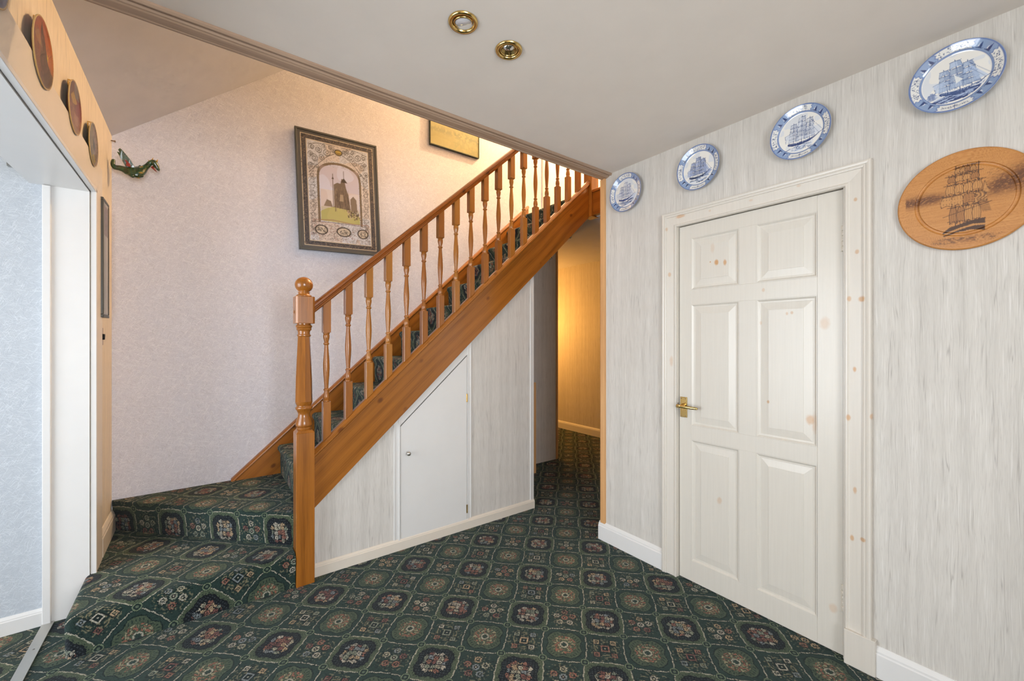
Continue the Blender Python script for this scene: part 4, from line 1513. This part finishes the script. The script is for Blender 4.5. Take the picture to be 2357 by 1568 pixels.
def poster_canvas():
    c = Canvas(420, 630, (84, 84, 84))
    r = random.Random(77)
    ix, iz = .92, .945
    INK = (66, 60, 56); PAP = (204, 208, 218)
    c.poly([(-ix, -iz), (ix, -iz), (ix, iz), (-ix, iz)], (196, 182, 158))
    c.poly([(-ix + .02, -iz + .012), (ix - .02, -iz + .012), (ix - .02, iz - .012), (-ix + .02, iz - .012)], (70, 68, 74))
    # mottled dark border
    for k in range(900):
        side = r.randrange(4)
        if side < 2:
            x = (-.86 if side == 0 else .86) + r.uniform(-.045, .045); y = r.uniform(-.92, .92)
        else:
            y = (-.905 if side == 2 else .905) + r.uniform(-.028, .028); x = r.uniform(-.9, .9)
        c.line([(x, y), (x + r.uniform(-.03, .03), y + r.uniform(-.02, .02))], .009, r.choice([(120, 104, 92), (36, 30, 30), (150, 132, 116)]), .7)
    jx, jz = .79, .865
    c.poly([(-jx, -jz), (jx, -jz), (jx, jz), (-jx, jz)], (204, 190, 168))
    c.poly([(-jx + .02, -jz + .014), (jx - .02, -jz + .014), (jx - .02, jz - .014), (-jx + .02, jz - .014)], PAP)
    wash = vnoise(420, 630, 60, 4)
    inside = (np.abs(c.U) < jx - .02) & (np.abs(c.V) < jz - .014)
    c.field((inside & (wash > .55)).astype(float) * .35, (222, 190, 160))
    # interlaced scrolls above the arch
    def scroll(cx_, cy_, rad, turns, a0, sgn, wd=.008):
        pts = []
        n_ = int(18 * turns)
        for q in range(n_ + 1):
            f = q / n_
            an = a0 + sgn * f * turns * 2 * math.pi
            rr = rad * (1 - .86 * f)
            pts.append((cx_ + rr * math.cos(an), cy_ + rr * .68 * math.sin(an)))
        c.line(pts, wd, INK, .75)
    for sx_ in (-1, 1):
        for (x, y, rad, tn) in ((.14, .76, .07, 1.5), (.30, .70, .11, 1.7), (.50, .72, .10, 1.6), (.66, .74, .08, 1.4), (.42, .60, .08, 1.5), (.60, .56, .11, 1.8), (.70, .44, .07, 1.3), (.22, .80, .06, 1.2), (.54, .42, .06, 1.2), (.68, .62, .07, 1.5), (.36, .80, .06, 1.2)):
            scroll(sx_ * x, y, rad, tn, r.uniform(0, 6.28), sx_)
            scroll(sx_ * x + .02, y - .01, rad * .8, tn, r.uniform(0, 6.28), -sx_, .006)
        c.line([(sx_ * .10, .70), (sx_ * .3, .62), (sx_ * .5, .48), (sx_ * .66, .36), (sx_ * .74, .30)], .012, INK, .6)
        c.line([(sx_ * .08, .83), (sx_ * .3, .84), (sx_ * .52, .82), (sx_ * .74, .78)], .010, INK, .6)
    # side columns of scrollwork
    for sx_ in (-1, 1):
        for k in range(240):
            x = sx_ * r.uniform(.60, .75); y = r.uniform(-.8, .45)
            c.line([(x, y), (x + r.uniform(-.03, .03), y + r.uniform(-.03, .03))], .008, INK, .45)
        for k in range(12):
            c.ell(sx_ * .68, -.7 + k * .095, .05, .032, INK, .5, ring=.008)
    for k in range(520):
        x, y = r.uniform(-.75, .75), r.uniform(-.84, -.50)
        c.line([(x, y), (x + r.uniform(-.04, .04), y + r.uniform(-.025, .025))], .008, r.choice([INK, (120, 100, 84), (150, 84, 70)]), .5)
    # arch
    arch = [(-.56, -.52)]
    for k in range(25):
        a0 = math.pi - math.pi * k / 24
        arch.append((.56 * math.cos(a0), .28 + .27 * abs(math.sin(a0)) ** .85))
    arch.append((.56, -.52))
    c.poly(arch, (120, 104, 86))
    inner = [(x * .90, (y - .0) if y < 0 else .0 + y * .93) for x, y in arch]
    c.poly(inner, (204, 206, 226))
    m = np.zeros((630, 420)); tmp = c.a.copy()
    # sky wash
    iw = (np.abs(c.U) < .49) & (c.V < .46) & (c.V > -.5)
    c.field((iw & (wash > .5)).astype(float) * .4, (188, 172, 182))
    c.field((iw & (c.V < .05) & (c.V > -.3)).astype(float) * .35, (222, 202, 176))
    # green mound
    hill = [(-.50, -.5)]
    for k in range(21):
        x = -.50 + k * .05
        hill.append((x, -.22 - .12 * (x / .5) ** 2 - (.02 if x > .3 else 0)))
    hill.append((.50, -.5))
    c.poly(hill, (182, 178, 116))
    c.field((iw & (c.V < -.25) & (wash > .45)).astype(float) * .3, (160, 164, 100))
    # ruined keep with spires on the mound, boulders
    ST_ = (112, 96, 82)
    c.poly([(-.16, -.24), (-.15, .16), (-.06, .20), (.02, .19), (.05, .28), (.12, .28), (.16, .12), (.22, .0), (.26, -.26)], ST_, .95)
    c.poly([(.03, .22), (.20, .22), (.11, .30)], (74, 62, 54))
    c.line([(.11, .29), (.11, .42)], .012, (74, 62, 54)); c.line([(-.18, -.24), (-.17, .34)], .014, (90, 76, 64))
    c.poly([(-.17, .30), (-.20, .25), (-.14, .25)], (90, 76, 64))
    for k in range(90):
        x, y = r.uniform(-.14, .22), r.uniform(-.24, .15)
        c.line([(x, y), (x + r.uniform(-.01, .01), y - r.uniform(.03, .10))], .010, r.choice([(64, 54, 48), (160, 142, 122), (84, 70, 60)]), .6)
    c.poly([(-.02, -.12), (.08, -.12), (.08, .0), (-.0, .0)], (176, 160, 138), .8)
    c.poly([(.27, -.28), (.26, -.06), (.34, -.0), (.42, -.06), (.44, -.28)], (120, 104, 88), .9)
    c.poly([(-.42, -.24), (-.34, -.12), (-.24, -.14), (-.2, -.24)], (128, 112, 94), .9)
    for k in range(60):
        x, y = r.uniform(.18, .52), r.uniform(-.42, -.26)
        c.ell(x, y, .02, .014, r.choice([(110, 94, 80), (190, 170, 150), (70, 58, 50)]), .7)
    c.line([(-.7, -.5), (-.2, -.47), (.3, -.50), (.72, -.49)], .014, (150, 110, 96), .7)
    c.line([(-.7, -.53), (.1, -.51), (.72, -.53)], .010, (90, 70, 60), .7)
    # three roundels at the foot
    for cx_, rx in ((-.50, .16), (.06, .19), (.56, .15)):
        c.ell(cx_, -.66, rx, .085, (54, 46, 42), 1)
        c.ell(cx_, -.66, rx - .03, .068, (204, 192, 176), 1)
        for k in range(26):
            x, y = cx_ + r.uniform(-rx * .6, rx * .6), -.66 + r.uniform(-.05, .045)
            c.line([(x, y), (x + r.uniform(-.03, .03), y + r.uniform(-.03, .03))], .011, INK, .7)
    c.ell(.0, .735, .09, .05, (150, 124, 50), .9)
    c.ell(.0, .735, .09, .05, INK, .9, ring=.014)
    c.line([(-.07, .745), (.07, .745)], .014, (214, 190, 90))
    fine = vnoise(420, 630, 2.2, 31); blot = vnoise(420, 630, 9, 32)
    orn = (np.abs(c.U) < .77) & (np.abs(c.V) < .85) & ~((np.abs(c.U) < .5) & (c.V < .46) & (c.V > -.5))
    c.field((orn & (fine > .60)).astype(float) * .30 * (blot > .35), INK)
    c.a *= .93
    return c


po = thing('framed_poster', (.862, YB - .030, 2.452), 'tall poster in a thin olive frame, arched landscape inside ornament, on the stair wall', 'picture')
me = board('poster', .582, .884, .010, poster_canvas(), 210, 320, M['art_satin'])
link('poster', me, None, po, loc=(0, .002, 0))
fr = B()
W2, H2 = .302, .453
for (x0, x1, z0, z1) in ((-W2, W2, H2 - .014, H2), (-W2, W2, -H2, -H2 + .014), (-W2, -W2 + .014, -H2 + .014, H2 - .014), (W2 - .014, W2, -H2 + .014, H2 - .014)):
    fr.box(x0, x1, -.014, .006, z0, z1, .0015, 1)
fr.done('frame', M['frame_olive'], po, loc=(0, 0, 0))
B().box(-.05, .05, .006, .024, -.02, .02).done('hanger', M['brass'], po, loc=(0, 0, 0))
po.rotation_euler = (math.radians(-1.6), math.radians(-1.9), 0)

# second picture, higher up the stairs
c = Canvas(260, 200, (150, 142, 92))
n1 = vnoise(260, 200, 30, 8); n2 = vnoise(260, 200, 8, 9)
c.field(np.clip(-c.V * .9 + .1, 0, 1) * .6, (150, 140, 76))
c.field((n1 > .52).astype(float) * .35, (168, 158, 104))
c.field(((n2 > .55) & (c.U > -.1)).astype(float) * .3, (112, 122, 72))
c.field(np.exp(-((c.V + .2) / .15) ** 2) * (n2 > .4) * .4, (90, 96, 60))
r = random.Random(5)
for k in range(50):
    x = r.uniform(-.95, .95); y = r.uniform(-.9, .9)
    c.line([(x, y), (x + r.uniform(-.02, .02), y - r.uniform(.1, .5))], .012, r.choice([(136, 128, 70), (174, 164, 116), (110, 112, 66)]), .35)
p2 = thing('landscape_picture', (1.888, YB - .012, 3.262), 'yellow-green landscape picture on the stair wall, partly hidden by the ceiling moulding', 'picture')
me = board('picture_print', .506, .360, .012, c, 130, 95, M['art_satin'])
link('picture_print', me, None, p2, loc=(0, 0, 0))
fr = B()
for (x0, x1, z0, z1) in ((-.258, .258, .180, .188), (-.258, .258, -.188, -.180), (-.258, -.253, -.18, .18), (.253, .258, -.18, .18)):
    fr.box(x0, x1, -.018, .010, z0, z1, .001, 1)
fr.done('frame', mat_plain('dark_green_frame', (58, 62, 36), 0.4), p2, loc=(0, 0, 0))

# narrow framed strip on the left wall
c = Canvas(60, 300, (120, 128, 116))
for k, (a0, a1, cc) in enumerate([(-1, -.55, (92, 92, 66)), (-.55, -.3, (150, 152, 150)), (-.3, -.15, (84, 86, 84)), (-.15, .3, (168, 168, 170)), (.3, .45, (110, 104, 98)), (.45, .8, (176, 176, 176)), (.8, 1, (100, 88, 76))]):
    c.poly([(a0, -1), (a1, -1), (a1, 1), (a0, 1)], cc)
c.poly([(-.6, .42), (.8, .42), (.8, .95), (-.6, .95)], (96, 80, 82), .85)
r = random.Random(8)
for k in range(60):
    x, y = r.uniform(-.5, .7), r.uniform(.45, .92)
    c.line([(x, y), (x + .08, y + .01)], .03, r.choice([(140, 120, 116), (60, 48, 50)]), .7)
sp = thing('narrow_picture', (XL + .002, 3.035, 1.745), 'tall narrow framed print on the left wall between opening and corner', 'picture')
me = board('print', .150, .586, .0235, c, 40, 160, M['art_satin'])
o = link('print', me, None, sp, loc=(0, 0, 0))
o.rotation_euler = (0, 0, math.pi / 2)
fr = B()
for (y0, y1, z0, z1) in ((-.084, .084, .293, .308), (-.084, .084, -.308, -.293), (-.084, -.074, -.293, .293), (.074, .084, -.293, .293)):
    fr.box(0, .026, y0, y1, z0, z1, .002, 1)
fr.done('frame', mat_plain('dark_taupe_frame', (66, 66, 60), 0.4), sp, loc=(0, 0, 0))

# bronze switch plate
sw = thing('switch_plate', (XL, 3.035, 1.338), 'small bronze switch plate with a dark tapered lever on the left wall', 'switch')
B().box(0, .010, -.042, .042, -.046, .046, .003).done('plate', M['bronze'], sw, loc=(0, 0, 0))
B().prism([(-.016, .012), (.016, .012), (.004, -.018), (-.004, -.018)], 'x', .010, .022, .002, 1).done('lever', M['black'], sw, loc=(0, 0, 0))

# ------------------------------------------------------------------ dragon on the left wall
def pxy(x, y, Y):
    S, C = math.sin(TH), math.cos(TH)
    t = (x - 1178.5) / F_PX
    rx, ry, rz = S + t * C, C - t * S, (784 - y) / F_PX
    k = Y / ry
    return Vector((rx * k, Y, CAM_H + rz * k))


DRY = 3.29
dr = thing('dragon_figurine', (-.43, DRY, 2.36), 'small green winged dragon figurine projecting from the wall in the corner above the stairs', 'figurine')
M['dragon'] = None
n = NT('glazed_dragon_green', 0.25, 0.6, 0.0, 0.6)
x, y, z = n.coords()
f = n.noise(n.vec(x, y, z), 45.0, 3.0)
n.base(n.ramp(f, [(0.3, lin((30, 42, 16))), (0.5, lin((46, 66, 24))), (0.62, lin((24, 74, 52))), (0.75, lin((158, 124, 36)))]))
n.bump(n.noise(n.vec(x, y, z), 180.0, 2.0), .4, .002)
M['dragon'] = n.m
M['dragon_red'] = mat_plain('dragon_red', (150, 48, 36), 0.3, coat=.4)
M['dragon_gold'] = mat_plain('dragon_gold', (200, 150, 44), 0.3, 0.6)
chain = [((262, 366), .006), ((259, 378), .009), ((263, 386), .012), ((275, 386), .011), ((287, 391), .014), ((298, 394), .019), ((310, 398), .023), ((320, 399), .024),
         ((327, 394), .018), ((333, 387), .012), ((340, 382), .010), ((346, 374), .010), ((353, 373), .015), ((358, 378), .013), ((363, 388), .008), ((367, 394), .004)]
def skin_chain(name, pts, mat, parent, branches=()):
    me = bpy.data.meshes.new(name)
    vs = [p for p, _ in pts]
    es = [(i, i + 1) for i in range(len(pts) - 1)]
    rad = [r_ for _, r_ in pts]
    for root, br in branches:
        prev = root
        for p, r_ in br:
            vs.append(p); rad.append(r_)
            es.append((prev, len(vs) - 1)); prev = len(vs) - 1
    off = wloc(parent)
    me.from_pydata([tuple(v - off) for v in vs], es, [])
    o = bpy.data.objects.new(name, me)
    COL.objects.link(o)
    o.parent = parent
    md = o.modifiers.new('skin', 'SKIN')
    for i, v in enumerate(me.skin_vertices[0].data):
        v.radius = (rad[i] * 1.45, rad[i] * 1.45)
        v.use_root = (i == 0)
    sd = o.modifiers.new('sub', 'SUBSURF'); sd.levels = 2; sd.render_levels = 2
    dg = bpy.context.evaluated_depsgraph_get()
    ev = o.evaluated_get(dg)
    m2 = bpy.data.meshes.new_from_object(ev)
    o.modifiers.clear()
    o.data = m2
    m2.materials.clear(); m2.materials.append(mat)
    for p in m2.polygons: p.use_smooth = True
    return o
pts = [(pxy(px_[0], px_[1], DRY), r_) for px_, r_ in chain]
leg1 = [(pxy(323, 405, DRY - .02), .009), (pxy(330, 404, DRY - .035), .006)]
leg2 = [(pxy(300, 401, DRY - .015), .010), (pxy(308, 408, DRY - .03), .006)]
body = skin_chain('body', pts, M['dragon'], dr, [(7, leg1), (5, leg2)])
def wing(name, dy, pxs):
    t = bmesh.new()
    root = pxs[0]
    fan = pxs[1:]
    co = [pxy(p[0], p[1], DRY + dy + p[2]) for p in pxs]
    top = [t.verts.new(v) for v in co]
    bot = [t.verts.new(v + Vector((0.002, .005, 0))) for v in co]
    k = len(co)
    t.faces.new(top); t.faces.new(bot[::-1])
    for i in range(k):
        t.faces.new((top[i], bot[i], bot[(i + 1) % k], top[(i + 1) % k]))
    bmesh.ops.triangulate(t, faces=[f for f in t.faces if len(f.verts) > 4])
    bmesh.ops.recalc_face_normals(t, faces=t.faces[:])
    b = B(); b.merge(t)
    return b.done(name, M['dragon'], dr)
w1 = wing('wing', -.01, [(314, 394, 0), (306, 379, -.01), (299, 367, -.02), (290, 356, -.025), (281, 345, -.03), (276, 341, -.03), (272, 344, -.03), (275, 351, -.025), (269, 349, -.02), (275, 359, -.018), (276, 362, -.018), (282, 371, -.012), (284, 375, -.012), (292, 388, -.005), (298, 394, 0)])
b = B()
t = bmesh.new()
vs = [t.verts.new(pxy(a, c_, DRY - .032)) for a, c_ in ((301, 384), (299, 377), (291, 369), (287, 368), (291, 374), (290, 380), (295, 383))]
t.faces.new(vs); vs2 = [t.verts.new(v.co + Vector((0, .012, 0))) for v in vs]
for i in range(len(vs)):
    t.faces.new((vs[i], vs2[i], vs2[(i + 1) % len(vs)], vs[(i + 1) % len(vs)]))
bmesh.ops.recalc_face_normals(t, faces=t.faces[:])
b.merge(t); b.done('wing_patch', M['dragon_red'], w1)
wing('wing', .035, [(320, 392, 0), (326, 382, .01), (322, 380, .02), (316, 383, .025), (310, 384, .02), (309, 390, .01)])
def cone(name, a, b_, r0, mat, parent):
    t = bmesh.new()
    d = (b_ - a)
    q = d.to_track_quat('Z', 'Y')
    ring = [t.verts.new(a + q @ Vector((r0 * math.cos(k * math.pi / 4), r0 * math.sin(k * math.pi / 4), 0))) for k in range(8)]
    tip = t.verts.new(b_)
    for k in range(8):
        t.faces.new((ring[k], ring[(k + 1) % 8], tip))
    t.faces.new(ring[::-1])
    b = B(); b.merge(t)
    return b.done(name, mat, parent, True)
for (a, c_) in (((349, 371), (353, 362)), ((360, 373), (364, 366)), ((346, 374), (340, 367))):
    cone('horn', pxy(a[0], a[1], DRY - .008), pxy(c_[0], c_[1], DRY - .012), .005, M['dragon_gold'], body)
cone('jaw', pxy(350, 384, DRY - .006), pxy(362, 398, DRY - .006), .008, M['dragon_red'], body)
cone('upper_jaw', pxy(356, 381, DRY - .006), pxy(368, 396, DRY - .006), .009, M['dragon'], body)
for k, (a, c_) in enumerate((((312, 406), (316, 411)), ((318, 409), (322, 412)), ((325, 404), (330, 408)))):
    cone('claw', pxy(a[0], a[1], DRY - .018), pxy(c_[0], c_[1], DRY - .022), .004, M['dragon_gold'], body)

# tiny hook in the ceiling corner
hk = B().lathe([(.003, 0), (.003, .014), (.006, .016), (.006, .020), (.001, .021)], (XL + .001, 3.38, 2.50), 'x', 10).done('wall_hook', M['bronze'], None, True)
tag(hk, 'tiny metal hook in the upper corner above the dragon', 'hook')

# ------------------------------------------------------------------ recessed downlights
def downlight(x, y, label, tilt, frosted):
    t_ = thing('downlight', (x, y, HC), label, 'downlight', 'brass downlights in the hall ceiling')
    prof = [(.0505, 0.0), (.0505, .0025), (.048, .006), (.0445, .0085), (.0425, .0075), (.040, .0085), (.036, .005), (.0345, .0), (.034, -.004), (.0505, -.004)]
    B().lathe(prof, (x, y, HC), '-z', 48, cap=False).done('bezel', M['brass'], t_, True)
    o = B().lathe([(.033, -.004), (.0335, .002), (.031, .004), (.0285, .002), (.028, -.006), (.033, -.006)], (0, 0, 0), '-z', 40, cap=False).done('tilt_ring', M['brass'], t_, True, loc=(0, 0, 0))
    o.rotation_euler = tilt
    if frosted:
        prof2 = [(.0275, -.004), (.0275, .001), (.026, .0025), (.0, .003)]
        o2 = B().lathe(prof2, (0, 0, 0), '-z', 36, cap=False).done('lamp_glass', M['glass_lamp'], t_, True, loc=(0, 0, 0))
    else:
        prof2 = [(.0275, .001), (.024, -.008), (.016, -.014), (.008, -.016)]
        o2 = B().lathe(prof2, (0, 0, 0), '-z', 36, cap=True).done('reflector', M['chrome'], t_, True, loc=(0, 0, 0))
        o3 = B().lathe([(.006, -.016), (.006, -.006), (.003, -.001), (.0005, 0)], (0, 0, 0), '-z', 14).done('capsule', M['glass_lamp'], t_, True, loc=(0, 0, 0))
        o3.rotation_euler = tilt
    o2.rotation_euler = tilt


M['hole'] = M['black']
downlight(.712, 1.225, 'tilted brass downlight with a frosted lamp, nearer the top edge', (math.radians(6), math.radians(-8), 0), True)
downlight(.916, 1.240, 'brass downlight with a clear reflector lamp, lower right of the two', (0, 0, 0), False)
